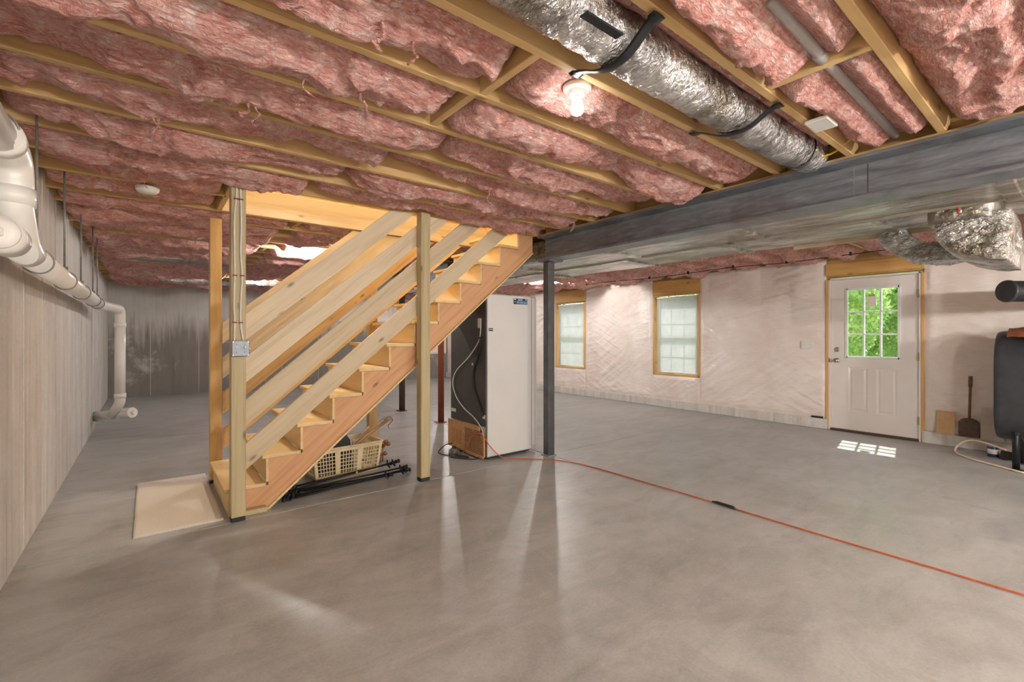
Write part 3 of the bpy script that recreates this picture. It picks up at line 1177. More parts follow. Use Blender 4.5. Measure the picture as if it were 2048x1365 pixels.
for i in range(len(rj) - 1):
    if rj[i] < -0.5 or rj[i + 1] - rj[i] < 0.1:
        continue
    nr += 1
    batt(5.33, XR - 0.01, rj[i] + 0.021, rj[i + 1] - 0.021, 1200 + i * 11, f'pink fibreglass batt beside the plastic-covered window wall, {ordinal(nr)} ceiling bay counted from the camera end', 'pink batts beside the window wall', step=0.02, sag=0.06, cov=0.035)


def strand(b, pts, r):
    MB().tube(smooth_path(pts, 6), [r * (0.5 + 0.5 * math.sin(3 + 1.7 * k)) + r * 0.5 for k in range((len(pts) - 1) * 6 + 1)], 6).build('loose_strand', M['wool'], b, True)


def tuft(b, x, y, z, L, r, seed):
    rs = random.Random(seed)
    pts = [(x, y, z + 0.05)]
    for k in range(1, 5):
        pts.append((x + rs.uniform(-0.012, 0.012) * k, y + rs.uniform(-0.012, 0.012) * k, z - L * k / 4))
    strand(b, pts, r)


for (key, x, y, z, L, r) in (((2, 0), 0.02, 2.75, 2.33, 0.14, 0.003), ((2, 0), 0.05, 2.78, 2.33, 0.09, 0.006), ((0, 0), 0.0, 3.55, 2.32, 0.16, 0.002), ((3, 0), 0.35, 2.35, 2.33, 0.10, 0.005), ((3, 0), 0.38, 2.33, 2.32, 0.12, 0.004),
                            ((2, 1), 1.93, 2.72, 2.32, 0.10, 0.006), ((4, 0), 0.72, 1.95, 2.30, 0.07, 0.006), ((5, 0), 0.75, 1.52, 2.31, 0.05, 0.005), ((6, 0), 0.3, 1.1, 2.32, 0.05, 0.004),
                            ((4, 0), 0.5, 1.93, 2.32, 0.08, 0.003), ((1, 0), 0.9, 3.1, 2.31, 0.07, 0.003), ((0, 1), 2.6, 3.5, 2.32, 0.05, 0.004), ((1, 1), 3.1, 3.0, 2.32, 0.08, 0.008), ((5, 0), 0.62, 1.5, 2.30, 0.06, 0.007)):
    tuft(batts[key], x, y, z, L, r, int(x * 100 + y * 10))

# ================================================================== LAMPS
def lamp(x, y, label, mat):
    zc = 2.37
    t = thing('bare_bulb_lamp', (x, y, zc), label, 'lamp', 'bare bulb lamps on the ceiling')
    MB().lathe([(0.05, 0.0), (0.05, 0.10)], (x, y, zc), n=8).build('junction_box', M['grey_metal'], t)
    MB().lathe([(0.030, -0.040), (0.034, -0.036), (0.036, -0.022), (0.060, -0.016), (0.064, -0.008), (0.064, 0.0)], (x, y, zc), n=24).build('lamp_holder', M['porcelain'], t, True)
    prof = [(0.0, -0.125), (0.012, -0.1235), (0.022, -0.118), (0.0285, -0.107), (0.030, -0.095), (0.028, -0.083), (0.022, -0.068), (0.016, -0.056), (0.0135, -0.045)]
    MB().lathe(prof, (x, y, zc), n=14).build('bulb', M[mat], t, True)
    MB().lathe([(0.0135, -0.046), (0.0135, -0.03)], (x, y, zc), n=14).build('screw_base', M['brass'], t, True)
    return t


labs = ['bare lit bulb in a white holder hanging from the nearest ceiling bays', 'bare lit bulb just above the stair rails, behind the staircase', 'bare lit bulb deep behind the stairs near the concrete back wall',
        'bare lit bulb beside the foil ducts above the white door', 'bare lit bulb hidden by the steel column, near the blinds', 'bare lit bulb at the far end of the window wall half']
for (x, y), lb, mt in zip(BULBS, labs, ('bulb_dim', 'bulb_strong', 'bulb_strong', 'bulb_dim', 'bulb_mid', 'bulb_mid')):
    lamp(x, y, lb, mt)
# unseen fill bulbs, added behind the camera to brighten the room
for k, (x, y) in enumerate(((0.6, -2.0), (2.4, -2.2), (4.6, -2.0))):
    t = thing('fill_bulb', (x, y, 1.75), 'added bare fill bulb on a cord behind the camera, ' + ('nearest the concrete wall', 'middle one of three', 'nearest the window wall')[k], 'lamp', 'added fill bulbs behind the camera')
    MB().tube([(x, y, 1.83), (x, y, HJ + 0.1)], 0.004, 6).build('cord', M['black_plastic'], t)
    MB().lathe([(0.022, 0.045), (0.022, 0.0), (0.018, -0.005)], (x, y, 1.80), n=16).build('socket', M['black_plastic'], t, True)
    MB().lathe([(0.0, -0.095), (0.012, -0.0935), (0.022, -0.088), (0.0285, -0.077), (0.030, -0.065), (0.028, -0.053), (0.022, -0.038), (0.016, -0.026), (0.0135, 0.0)], (x, y, 1.80), n=18).build('bulb', M['bulb'], t, True)
# the stairwell's own lamp upstairs
t = thing('stairwell_lamp', (1.6, 4.2, 5.0), 'white globe lamp on the stairwell ceiling upstairs', 'lamp')
MB().lathe([(0.09, 0.0), (0.09, -0.02), (0.05, -0.03)], (1.6, 4.2, 5.0), n=20).build('base', M['white_metal'], t, True)
gm, nt, b = nodes('frosted_globe')
b.inputs['Emission Color'].default_value = (1, 0.92, 0.80, 1)
b.inputs['Emission Strength'].default_value = 260
MB().lathe([(0.04, -0.03), (0.08, -0.06), (0.095, -0.1), (0.08, -0.14), (0.04, -0.17), (0.0, -0.18)], (1.6, 4.2, 5.0), n=20).build('globe', gm, t, True)
# ================================================================== DRAIN PIPE AND HANGERS
PXX = -0.43
R_ = 0.056
dp = thing('drain_pipe', (-0.28, 7.87, 0.2), 'white plastic drain pipe hung along the concrete wall, dropping to the floor', 'pipe')
MB().tube([(PXX, 2.60, 1.645), (PXX, 6.85, 1.625)], R_, 24).build('main_pipe', M['pvc'], dp, True)
MB().tube(bend([(PXX, 6.80, 1.625), (PXX, 7.05, 1.625), (-0.32, 7.68, 1.62), (-0.28, 7.87, 1.62), (-0.28, 7.87, 1.40)], 0.12), R_, 24).build('elbow', M['pvc'], dp, True)
MB().tube([(-0.28, 7.87, 1.42), (-0.28, 7.87, 0.46)], R_, 24).build('drop_pipe', M['pvc'], dp, True)
for (p, q) in (((-0.28, 7.87, 1.44), (-0.28, 7.87, 1.38)), ((-0.28, 7.87, 0.52), (-0.28, 7.87, 0.46)), ((PXX, 6.83, 1.625), (PXX, 6.93, 1.625))):
    MB().tube([p, q], R_ + 0.007, 24).build('coupling', M['pvc'], dp, True)
MB().tube(bend([(-0.28, 7.87, 0.50), (-0.28, 7.87, 0.40), (-0.37, 8.02, 0.22)], 0.09), R_, 24).build('elbow', M['pvc'], dp, True)
w = MB()
w.tube([(-0.54, 8.36, 0.18), (-0.20, 7.92, 0.25)], R_ + 0.004, 24)
w.build('wye_fitting', M['pvc'], dp, True)
MB().tube([(-0.26, 8.0, 0.238), (-0.20, 7.92, 0.25), (-0.155, 7.862, 0.259)], [R_ + 0.011, R_ + 0.011, R_ + 0.011], 24).build('coupling', M['pvc'], dp)
MB().tube([(-0.155, 7.862, 0.259), (-0.135, 7.836, 0.263)], 0.028, 4).build('cleanout_plug', M['pvc'], dp)
MB().tube([(-0.60, 8.44, 0.168), (-0.53, 8.347, 0.182)], R_ + 0.009, 20).build('wall_stub', M['green_pvc'], dp, True)
# near end: clean-out wye with a riser that turns towards the camera
MB().tube([(PXX, 2.66, 1.645), (PXX, 2.50, 1.65)], R_ + 0.010, 24).build('cleanout_hub', M['pvc'], dp, True)
MB().lathe([(R_ + 0.004, 0), (R_ + 0.002, 0.014), (0.03, 0.016), (0.0, 0.016)], (PXX, 2.50, 1.65), (0, -1, 0), 24).build('cleanout_cap', M['pvc'], dp, True)
MB().bbox(PXX - 0.016, PXX + 0.016, 2.462, 2.486, 1.634, 1.666, 0.004).build('cap_nut', M['pvc'], dp)
MB().tube(bend([(PXX, 3.02, 1.645), (PXX, 2.86, 1.66), (PXX, 2.72, 1.80), (PXX, 2.72, 1.86)], 0.1), R_ + 0.007, 24).build('wye_branch', M['pvc'], dp, True)
MB().tube([(PXX, 2.72, 1.80), (PXX, 2.72, 1.87)], R_ + 0.014, 24).build('coupling', M['pvc'], dp, True)
MB().tube(bend([(PXX, 2.72, 1.80), (PXX, 2.72, 1.985), (PXX, 2.45, 2.02)], 0.12, 8), R_ + 0.008, 24).build('elbow', M['pvc'], dp, True)
MB().tube([(PXX, 2.62, 1.998), (PXX, 0.4, 2.10)], R_, 24).build('upper_pipe', M['pvc'], dp, True)
MB().tube([(PXX, 2.56, 2.006), (PXX, 2.50, 2.013)], R_ + 0.014, 24).build('coupling', M['pvc'], dp, True)
for k, (yy, zp) in enumerate(((2.44, 2.022), (3.25, 1.642), (4.22, 1.637), (5.18, 1.632), (6.23, 1.628), (6.75, 1.626))):
    lab = f"thin steel hanger rod with a ring round the white drain pipe, {ORD[k]} from the camera"
    t = thing('pipe_hanger', (PXX, yy, zp), lab, 'pipe hanger', 'hangers on the drain pipe')
    MB().tube([(PXX, yy, zp + R_ + 0.03), (PXX, yy, HJ + 0.06)], 0.0055, 8).build('rod', M['rod'], t, True)
    ring = [(PXX + (R_ + 0.004) * math.cos(a), yy - 0.03 * (math.sin(a) - 1) * 0.5, zp + (R_ + 0.004) * math.sin(a)) for a in np.linspace(math.pi / 2, math.pi / 2 + 2 * math.pi, 33)]
    MB().tube(ring, 0.0038, 8).build('ring', M['rod'], t, True)
    MB().bbox(PXX - 0.018, PXX + 0.018, yy - 0.010, yy + 0.010, zp + R_ + 0.012, zp + R_ + 0.034, 0.003).build('clamp', M['rod'], t)

# ================================================================== DUCTS
def flex(path, r, seed, name, mat, parent, n=36, rough=0.006, seg=0.012, ribs=0.0, flat=1.0):
    pts = [Vector(p) for p in path]
    d = [0]
    for a, b in zip(pts, pts[1:]):
        d.append(d[-1] + (b - a).length)
    L = d[-1]
    m = int(L / seg)
    P = np.zeros((n, m + 1, 3))
    for j in range(m + 1):
        s = L * j / m
        k = max(i for i in range(len(d)) if d[i] <= s + 1e-9)
        k = min(k, len(pts) - 2)
        tt = (s - d[k]) / (d[k + 1] - d[k])
        c = pts[k].lerp(pts[k + 1], tt)
        tg = (pts[k + 1] - pts[k]).normalized()
        up = Vector((0, 0, 1)) if abs(tg.z) < 0.9 else Vector((0, 1, 0))
        sd = tg.cross(up).normalized()
        up = sd.cross(tg)
        for i in range(n):
            a = 2 * math.pi * i / n
            P[i, j] = c + sd * math.cos(a) * r + up * math.sin(a) * r * flat
            P[i, j] = P[i, j]
    A, S = np.meshgrid(np.arange(n) / n * 2 * math.pi, np.linspace(0, L, m + 1), indexing='ij')
    q1 = fbm(S * 11 + np.cos(A) * 1.2, np.sin(A) * 2.6 + S * 2, seed, 3, True) - 0.5
    q2 = fbm(S * 32 + np.cos(A) * 2.5, np.sin(A) * 4.5, seed + 3, 3, True) - 0.5
    D = rough * 2.0 * q1 + rough * 1.3 * q2 + ribs * np.sin(S * 2 * math.pi / 0.045)
    cen = P.mean(axis=0, keepdims=True)
    dirv = (P - cen) / (np.linalg.norm(P - cen, axis=2, keepdims=True) + 1e-9)
    P = P + dirv * D[..., None]
    return link(name, grid_mesh(name, P, True), mat, parent)


fd = thing('flex_duct', (BX - 0.1, 1.11, 2.36), 'round silver foil flex duct strapped between the ceiling joists', 'duct')
flex(smooth_path([(-0.3, 1.09, 2.39), (0.6, 1.10, 2.385), (1.35, 1.105, 2.375), (2.27, 1.11, 2.372), (3.0, 1.11, 2.38), (3.27, 1.11, 2.40)], 5), 0.098, 11, 'foil_jacket', M['foil_flex'], fd, n=44, rough=0.0075, seg=0.009)
MB().lathe([(0.0, 0), (0.093, 0.0), (0.097, 0.02)], (3.262, 1.11, 2.398), (-1, 0, 0), 24).build('end_collar', M['duct_metal'], fd, True)
for xq in (0.75, 3.05):
    ring = [(xq + 0.004 * math.sin(5 * a), 1.108 + 0.102 * math.cos(a), 2.381 + 0.102 * math.sin(a)) for a in np.linspace(0, 2 * math.pi, 33)]
    MB().tube(ring, 0.004, 6).build('clamp_ring', M['black_tape'], fd, True)


def strap(x, dx, label):
    pts = []
    ts = np.linspace(0, 1, 26)
    prof = smooth_path([(0, 1.320, 2.330), (0, 1.285, 2.328), (0, 1.24, 2.31), (0, 1.17, 2.276), (0, 1.10, 2.263), (0, 1.03, 2.273), (0, 0.97, 2.305), (0, 0.925, 2.327), (0, 0.89, 2.330)], 5)
    L, U = [], []
    m = MB()
    n_ = len(prof)
    ring = []
    for i, p in enumerate(prof):
        t_ = i / (n_ - 1)
        w_ = 0.024 if 0.12 < t_ < 0.88 else 0.032
        xx = x + dx * (t_ - 0.5)
        for (ox, oz) in ((-w_, 0.0), (-w_ * 0.4, -0.004), (w_ * 0.5, -0.003), (w_, 0.001), (w_ * 0.5, 0.004), (-w_ * 0.4, 0.003)):
            m.v.append((xx + ox, p.y, p.z + oz))
    for i in range(n_ - 1):
        for k in range(6):
            k2 = (k + 1) % 6
            m.f.append((i * 6 + k, i * 6 + k2, (i + 1) * 6 + k2, (i + 1) * 6 + k))
    m.f.append(tuple(range(6)))
    m.f.append(tuple((n_ - 1) * 6 + k for k in range(6)))
    return tag(m.build('duct_strap', M['black_tape'], None, True), label, 'strap', 'straps holding up the flex duct')


strap(1.345, -0.04, 'black strap under the foil flex duct, right beside the nearest bulb')
strap(2.265, 0.03, 'black strap under the foil flex duct, nearer the steel beam')
tag(MB().bbox(1.08, 1.26, 0.985, 1.02, 2.285, 2.292, 0.002).build('tape_strip', M['black_tape']), 'short black tape strip on the foil flex duct near the photo top', 'tape')

cp = thing('grey_conduit', (1.6, 0.67, 2.36), 'grey plastic pipe running through the blocking between two right-hand joists', 'pipe')
MB().tube([(1.62, 0.667, 2.385), (2.0, 0.668, 2.372), (3.22, 0.68, 2.372)], 0.019, 16).build('pipe', plain('grey_pvc', srgb(168, 164, 160), 0.4, 0, 0.06), cp, True)
MB().tube([(2.05, 0.672, 2.372), (2.11, 0.672, 2.372)], 0.024, 16).build('coupling', plain('grey_pvc_coupling', srgb(160, 156, 152), 0.4, 0, 0.06), cp, True)
tag(MB().bbox(2.57, 2.72, 0.80, 0.90, 2.322, 2.341, 0.004).build('junction_cover', M['white_plastic']), 'small white cover plate on a joist near the steel beam', 'cover')
tag(MB().tube(smooth_path([(3.20, 1.02, 2.350), (3.18, 0.94, 2.36), (3.12, 0.86, 2.38), (3.16, 0.80, 2.40), (3.22, 0.82, 2.40)], 8), 0.006, 8).build('yellow_cable', M['cable_yellow'], None, True), 'yellow electric cable looping round a joist end by the beam', 'cable')
# smoke detector
sd = thing('smoke_detector', (0.0, 4.17, 2.30), 'round white smoke detector on the ceiling left of the stairs', 'smoke detector')
MB().lathe([(0.066, 0.012), (0.068, 0.0), (0.066, -0.012), (0.05, -0.026), (0.02, -0.03), (0.0, -0.03)], (0.0, 4.158, 2.306), n=28).build('body', M['white_plastic'], sd, True)
MB().lathe([(0.070, 0.012), (0.070, 0.004)], (0.0, 4.158, 2.306), n=28).build('base_ring', M['white_metal'], sd, True)


def foil_box(x0, x1, y0, y1, z0, z1, seed, name, parent, mat, amp=0.004, step=0.03):
    """bottom and near side as crinkled sheet around a closed duct: ring profile swept along Y"""
    r = 0.02
    prof = []
    def seg(a, b):
        n_ = max(2, int(math.dist(a, b) / step))
        return [(a[0] + (b[0] - a[0]) * k / n_, a[1] + (b[1] - a[1]) * k / n_) for k in range(n_)]
    c = [(x0, z1), (x0, z0 + r), (x0 + r, z0), (x1 - r, z0), (x1, z0 + r), (x1, z1)]
    for i in range(6):
        prof += seg(c[i], c[(i + 1) % 6])
    pr = np.array(prof)
    m = max(3, int((y1 - y0) / step))
    n_ = len(pr)
    S, Yv = np.meshgrid(np.arange(n_), np.linspace(y0, y1, m), indexing='ij')
    P = np.zeros((n_, m, 3))
    P[..., 0] = pr[:, 0][:, None]
    P[..., 1] = Yv
    P[..., 2] = pr[:, 1][:, None]
    D1 = fbm(S * step * 7, Yv * 3.0, seed, 3, True) - 0.5
    D2 = fbm(S * step * 2.0, Yv * 1.2, seed + 5, 2) - 0.5
    P[..., 2] += (amp * 2 * D1 + amp * 5 * D2) * np.clip((z1 - P[..., 2]) / 0.02, 0, 1)
    P[..., 0] += amp * D1
    # end caps
    cap0 = P[:, :1].copy()
    cap0[..., 0] = cap0[..., 0].mean()
    cap0[..., 2] = cap0[..., 2].mean()
    cap1 = P[:, -1:].copy()
    cap1[..., 0] = cap1[..., 0].mean()
    cap1[..., 2] = cap1[..., 2].mean()
    return link(name, grid_mesh(name, np.concatenate([cap0, P, cap1], 1), True), mat, parent)


t1 = thing('foil_trunk_duct', (3.8, 3.0, 2.1), 'long foil-wrapped trunk duct close behind the steel beam', 'duct', 'foil trunk ducts')
foil_box(3.475, 4.08, -1.5, 9.5, 2.105, 2.34, 31, 'foil_wrap', t1, M['foil'], 0.004)
for yq in (0.3, 1.75, 3.0, 4.4, 6.0):
    MB().bbox(3.468, 4.088, yq - 0.04, yq + 0.04, 2.090, 2.33, 0.008).build('tape_band', M['foil_tape'], t1)
t2 = thing('foil_trunk_duct', (4.7, 3.0, 2.2), 'wide foil-wrapped trunk duct between the narrower duct and the bulb', 'duct', 'foil trunk ducts')
foil_box(4.16, 5.28, -1.5, 9.5, 2.205, 2.34, 37, 'foil_wrap', t2, M['foil'], 0.005)
for yq in (1.1, 2.4, 3.6, 5.2):
    MB().bbox(4.155, 5.285, yq - 0.035, yq + 0.035, 2.188, 2.33, 0.008).build('tape_band', M['foil_tape'], t2)
rb = board('furring_board', (5.30, 1.95, 2.19), (5.36, 0.80, 2.205), 0.05, 0.025, M['pine_pale'])
tag(rb, 'pale wooden strip under the ceiling beside the bulb above the door', 'board')

gp = thing('grey_pipe', (4.10, 3.0, 2.12), 'grey-brown pipe running between the two foil trunk ducts', 'pipe')
gmat = plain('dull_grey_pipe', srgb(150, 142, 130), 0.5, 0.2, 0.15, 12)
MB().tube(smooth_path([(4.12, -1.5, 2.125), (4.12, 0.3, 2.125)], 4) + smooth_path([(4.12, 0.8, 2.122), (4.12, 2.2, 2.125), (4.11, 3.4, 2.12), (4.12, 4.6, 2.125), (4.12, 9.4, 2.125)], 6)[0:], 0.026, 12).build('pipe', gmat, gp, True)
for yq in (2.0, 3.55, 5.1):
    MB().tube([(4.12, yq, 2.123), (4.12, yq + 0.05, 2.123)], 0.032, 12).build('coupling', M['foil_tape'], gp, True)
# foil-wrapped drop with a rounded elbow
dr = thing('duct_drop', (4.6, 0.5, 1.75), 'bulky foil-wrapped duct drop with a rounded elbow near the right edge', 'duct')


def foil_extrude(name, poly, x0, x1, seed, parent, mat, amp=0.012, nx=26):
    pl = np.array(poly, float)
    # densify
    pts = []
    for i in range(len(pl)):
        a, b = pl[i], pl[(i + 1) % len(pl)]
        n_ = max(1, int(np.linalg.norm(b - a) / 0.02))
        for k in range(n_):
            pts.append(a + (b - a) * k / n_)
    pts = np.array(pts)
    n_ = len(pts)
    S, Xv = np.meshgrid(np.arange(n_) * 0.02, np.linspace(x0, x1, nx), indexing='ij')
    cen = pts.mean(axis=0)
    P = np.zeros((n_, nx, 3))
    P[..., 0] = Xv
    P[..., 1] = pts[:, 0][:, None]
    P[..., 2] = pts[:, 1][:, None]
    D = (fbm(S * 7, Xv * 9, seed, 4, True) - 0.5) * amp * 2
    dv = pts - cen
    dv = dv / np.linalg.norm(dv, axis=1, keepdims=True)
    P[..., 1] += D * dv[:, 0][:, None]
    P[..., 2] += D * dv[:, 1][:, None]
    # round the ends and close
    shr = 1 - 0.10 * np.clip(1 - np.minimum(Xv - x0, x1 - Xv) / 0.05, 0, 1) ** 2
    P[..., 1] = cen[0] + (P[..., 1] - cen[0]) * shr
    P[..., 2] = cen[1] + (P[..., 2] - cen[1]) * shr
    ends = []
    for e_ in (0, -1):
        rings = []
        for k in (0.66, 0.33, 0.02):
            c = P[:, e_].copy()
            cm = c.mean(axis=0)
            c = cm + (c - cm) * k
            c[:, 0] += (fbm(c[:, 1] * 16, c[:, 2] * 16, seed + 9, 3, True) - 0.5) * 0.03
            rings.append(c)
        ends.append(rings)
    full = [r for r in reversed(ends[0])] + [P[:, j] for j in range(nx)] + ends[1]
    return link(name, grid_mesh(name, np.stack(full, 1), True), mat, parent)


foil_extrude('plenum_box', [(0.705, 2.30), (0.705, 2.02), (0.40, 2.02), (0.40, 2.30)], 4.12, 4.95, 51, dr, M['foil_tape'], 0.006)
arc = [(0.69, 2.06)] + [(0.36 + 0.33 * math.cos(a), 2.03 + 0.29 * math.sin(a)) for a in np.linspace(0, -math.pi / 2 * 0.95, 10)] + [(0.33, 1.74), (0.32, 2.06)]
foil_extrude('elbow', arc, 4.15, 4.93, 57, dr, M['foil'], 0.014)
MB().bbox(4.108, 4.118, 0.545, 0.552, 2.06, 2.17, 0.001).build('red_mark', M['red_paint'], dr)
cf = thing('crumpled_flex', (5.2, 0.9, 2.0), 'crumpled foil flex duct sagging left of the bulky duct drop', 'duct')
flex(smooth_path([(5.25, 1.16, 2.20), (5.25, 1.06, 2.08), (5.22, 0.94, 1.99), (5.18, 0.80, 1.95), (5.15, 0.62, 1.96)], 8), 0.085, 71, 'jacket', M['foil'], cf, n=32, rough=0.02, seg=0.012)
cf2 = thing('flex_branch', (5.4, -0.3, 2.1), 'silver foil branch duct at the right edge under the ceiling', 'duct')
flex(smooth_path([(5.1, 0.10, 2.14), (5.3, 0.10, 2.12), (5.8, 0.10, 2.16), (6.5, 0.05, 2.22)], 8), 0.13, 75, 'jacket', M['foil'], cf2, n=32, rough=0.016, seg=0.015)
# thin cable clipped along the ceiling by the window wall
pc = thing('clipped_cable', (6.6, 3.0, 2.26), 'thin black cable clipped along the insulation above the windows and door', 'cable')
pts = [(6.55, 6.0 - 0.7 * k, 2.236 + 0.012 * math.sin(k * 2.1)) for k in range(8)]
MB().tube(smooth_path(pts, 6), 0.005, 6).build('cable', M['black_plastic'], pc, True)
for p in pts[:-1]:
    MB().bbox(p[0] - 0.014, p[0] + 0.014, p[1] - 0.012, p[1] + 0.012, p[2] - 0.012, p[2] + 0.03, 0.003).build('clip', M['black_plastic'], pc)
# round metal ducts in far joist bays
for (yq, x0, x1, lab) in ((7.72, -0.2, 1.0, 'grey round duct lying in a ceiling bay near the concrete wall'), (10.55, 0.2, 2.9, 'shiny foil duct across the far ceiling by the back wall')):
    t = thing('bay_duct', ((x0 + x1) / 2, yq, 2.30), lab, 'duct')
    flex([(x0, yq, 2.33), ((x0 + x1) / 2, yq, 2.325), (x1, yq, 2.33)], 0.075, 81, 'shell', M['duct_metal'] if yq < 9 else M['foil'], t, n=24, rough=0.003, seg=0.03)

# ================================================================== FREEZER
fx0, fx1, fy0, fy1, fz = 2.69, 3.30, 3.825, 4.53, 1.70
fr = thing('upright_freezer', (3.0, 4.2, 0), 'tall white upright freezer turned to show its black back panel', 'freezer')
MB().bbox(fx0 + 0.012, fx1, fy0, fy1, 0.03, fz, 0.012).build('body', M['white_metal'], fr)
MB().bbox(fx0 + 0.003, fx0 + 0.013, fy0 + 0.018, fy1 - 0.01, 0.34, fz - 0.015, 0.003).build('back_panel', M['freezer_back'], fr)
MB().bbox(fx0 + 0.004, fx0 + 0.016, fy0 - 0.002, fy0 + 0.02, 0.03, fz - 0.01, 0.003).build('edge_flange', plain('grey_flange', srgb(120, 122, 122), 0.4, 0.4), fr)
d = MB().bbox(fx1 + 0.012, fx1 + 0.075, fy0 - 0.004, fy1 + 0.004, 0.06, fz - 0.005, 0.012).build('door', M['white_metal'], fr)
MB().bbox(fx1 + 0.075, fx1 + 0.10, fy0 + 0.03, fy0 + 0.055, 0.85, 1.25, 0.006).build('handle', M['white_plastic'], d)
MB().bbox(fx1, fx1 + 0.013, fy0 + 0.01, fy1 - 0.01, 0.065, fz - 0.015, 0.002).build('door_gasket', plain('gasket_grey', srgb(180, 180, 178), 0.6), fr)
for (xx, yy) in ((fx0 + 0.06, fy0 + 0.06), (fx1 - 0.06, fy0 + 0.06), (fx0 + 0.06, fy1 - 0.06), (fx1 - 0.06, fy1 - 0.06)):
    MB().lathe([(0.02, 0), (0.02, 0.012), (0.012, 0.014), (0.012, 0.032)], (xx, yy, 0), n=12).build('foot', M['black_plastic'], fr)
MB().box(fx0 + 0.03, fx1 - 0.02, fy0 + 0.02, fy1 - 0.02, 0.014, 0.034).build('base', M['black_plastic'], fr)
# compressor cover: tan perforated board, stepped outline
cov = MB().prism([(fy0 + 0.01, 0.035), (fy1 + 0.01, 0.035), (fy1 + 0.01, 0.335), (fy0 + 0.10, 0.335), (fy0 + 0.10, 0.28), (fy0 + 0.03, 0.27), (fy0 + 0.01, 0.20)], fx0 - 0.022, fx0 - 0.004, 'x').build('compressor_cover', M['cover_tan'], fr)
hm = MB()
for i in range(22):
    for j in range(15):
        yy = fy0 + 0.03 + i * 0.0165 + (0.008 if j % 2 else 0)
        zz = 0.055 + j * 0.0165
        if yy > fy0 + 0.36 or (yy < fy0 + 0.06 and zz > 0.22) or (abs(yy - fy0 - 0.2) < 0.012 and j > 12):
            continue
        hm.lathe([(0.0052, 0), (0.0052, 0.0012)], (fx0 - 0.0223, yy, zz), (-1, 0, 0), 6)
tag(hm.build('vent_holes', M['hole_dark'], cov), kind='stuff')
pm_ = MB()
for j in range(7):
    for i in range(3):
        pm_.box(fx0 - 0.0232, fx0 - 0.022, fy0 + 0.42 + i * 0.075, fy0 + 0.42 + i * 0.075 + 0.055, 0.10 + j * 0.022, 0.108 + j * 0.022)
tag(pm_.build('printed_lines', plain('brown_print', srgb(158, 112, 70), 0.8), cov), kind='stuff')
MB().bbox(fx0 - 0.03, fx0 - 0.012, fy0 + 0.015, fy0 + 0.34, 0.018, 0.05, 0.004).build('cover_lip', M['cover_tan'], cov)
# tubing and wires on the back
MB().tube(smooth_path([(fx0 - 0.004, fy0 + 0.09, 1.36), (fx0 - 0.008, fy0 + 0.12, 1.22), (fx0 - 0.01, fy0 + 0.30, 1.05), (fx0 - 0.012, fy0 + 0.56, 0.88), (fx0 - 0.012, fy0 + 0.63, 0.74), (fx0 - 0.012, fy0 + 0.56, 0.60), (fx0 - 0.012, fy0 + 0.40, 0.49), (fx0 - 0.010, fy0 + 0.20, 0.41), (fx0 - 0.008, fy0 + 0.06, 0.31), (fx0 - 0.006, fy0 + 0.035, 0.22)], 6), 0.0055, 8).build('drain_tube', M['cable_white'], fr, True)
MB().tube(smooth_path([(fx0 - 0.003, fy0 + 0.10, 1.34), (fx0 - 0.006, fy0 + 0.12, 1.1), (fx0 - 0.006, fy0 + 0.22, 0.9), (fx0 - 0.006, fy0 + 0.22, 0.74), (fx0 - 0.006, fy0 + 0.13, 0.6), (fx0 - 0.006, fy0 + 0.04, 0.45)], 6), 0.009, 8).build('wire_sleeve', M['black_plastic'], fr, True)
for (yy, zz, sy, sz) in ((fy0 + 0.63, 0.44, 0.045, 0.018), (fy0 + 0.25, 0.97, 0.012, 0.012), (fy0 + 0.12, 1.40, 0.03, 0.05), (fy0 + 0.04, 0.44, 0.02, 0.02), (fy0 + 0.11, 1.27, 0.012, 0.012)):
    MB().bbox(fx0 - 0.004, fx0 + 0.004, yy - sy, yy + sy, zz - sz, zz + sz, 0.002).build('back_sticker', M['cable_white'], fr)
# energy sticker with lettering on the white side
st = MB().bbox(3.045, 3.235, fy0 - 0.0035, fy0 + 0.001, 1.607, 1.668, 0.001).build('energy_sticker', M['navy'], fr)


def text(s, x, z, size, mat, parent, y=fy0 - 0.0042, name='lettering'):
    cu = bpy.data.curves.new('txt', 'FONT')
    cu.body = s
    cu.size = size
    cu.extrude = 0.0004
    cu.offset = 0.0006
    ob_ = bpy.data.objects.new('txt', cu)
    COL.objects.link(ob_)
    dg = bpy.context.evaluated_depsgraph_get()
    me = bpy.data.meshes.new_from_object(ob_.evaluated_get(dg))
    bpy.data.objects.remove(ob_)
    me.materials.clear()
    mw = Matrix.Translation((x, y, z)) @ Matrix.Rotation(math.pi / 2, 4, 'X')
    return link(name, me, mat, parent, mw)


text('IGLOO', 3.102, 1.648, 0.020, M['white_letter'], st)
for (a, b, c, d_, m_) in ((3.085, 3.125, 1.614, 1.640, 'sky_blue'), (3.130, 3.172, 1.613, 1.640, 'sky_blue'), (3.176, 3.230, 1.612, 1.640, 'sky_blue'), (3.084, 3.232, 1.6405, 1.6425, 'mid_blue'), (3.050, 3.077, 1.653, 1.664, 'white_letter'), (3.205, 3.228, 1.653, 1.661, 'white_letter')):
    MB().box(a, b, fy0 - 0.0041, fy0 - 0.0033, c, d_).build('print_block', M[m_], st)
MB().lathe([(0.009, 0), (0.009, 0.0007)], (3.063, fy0 - 0.0035, 1.632), (0, -1, 0), 16).build('print_dot', M['sky_blue'], st)
ls = MB().bbox(2.722, 2.775, fy0 - 0.002, fy0 + 0.001, 1.318, 1.348, 0.0005).build('black_logo_sticker', M['black_plastic'], fr)
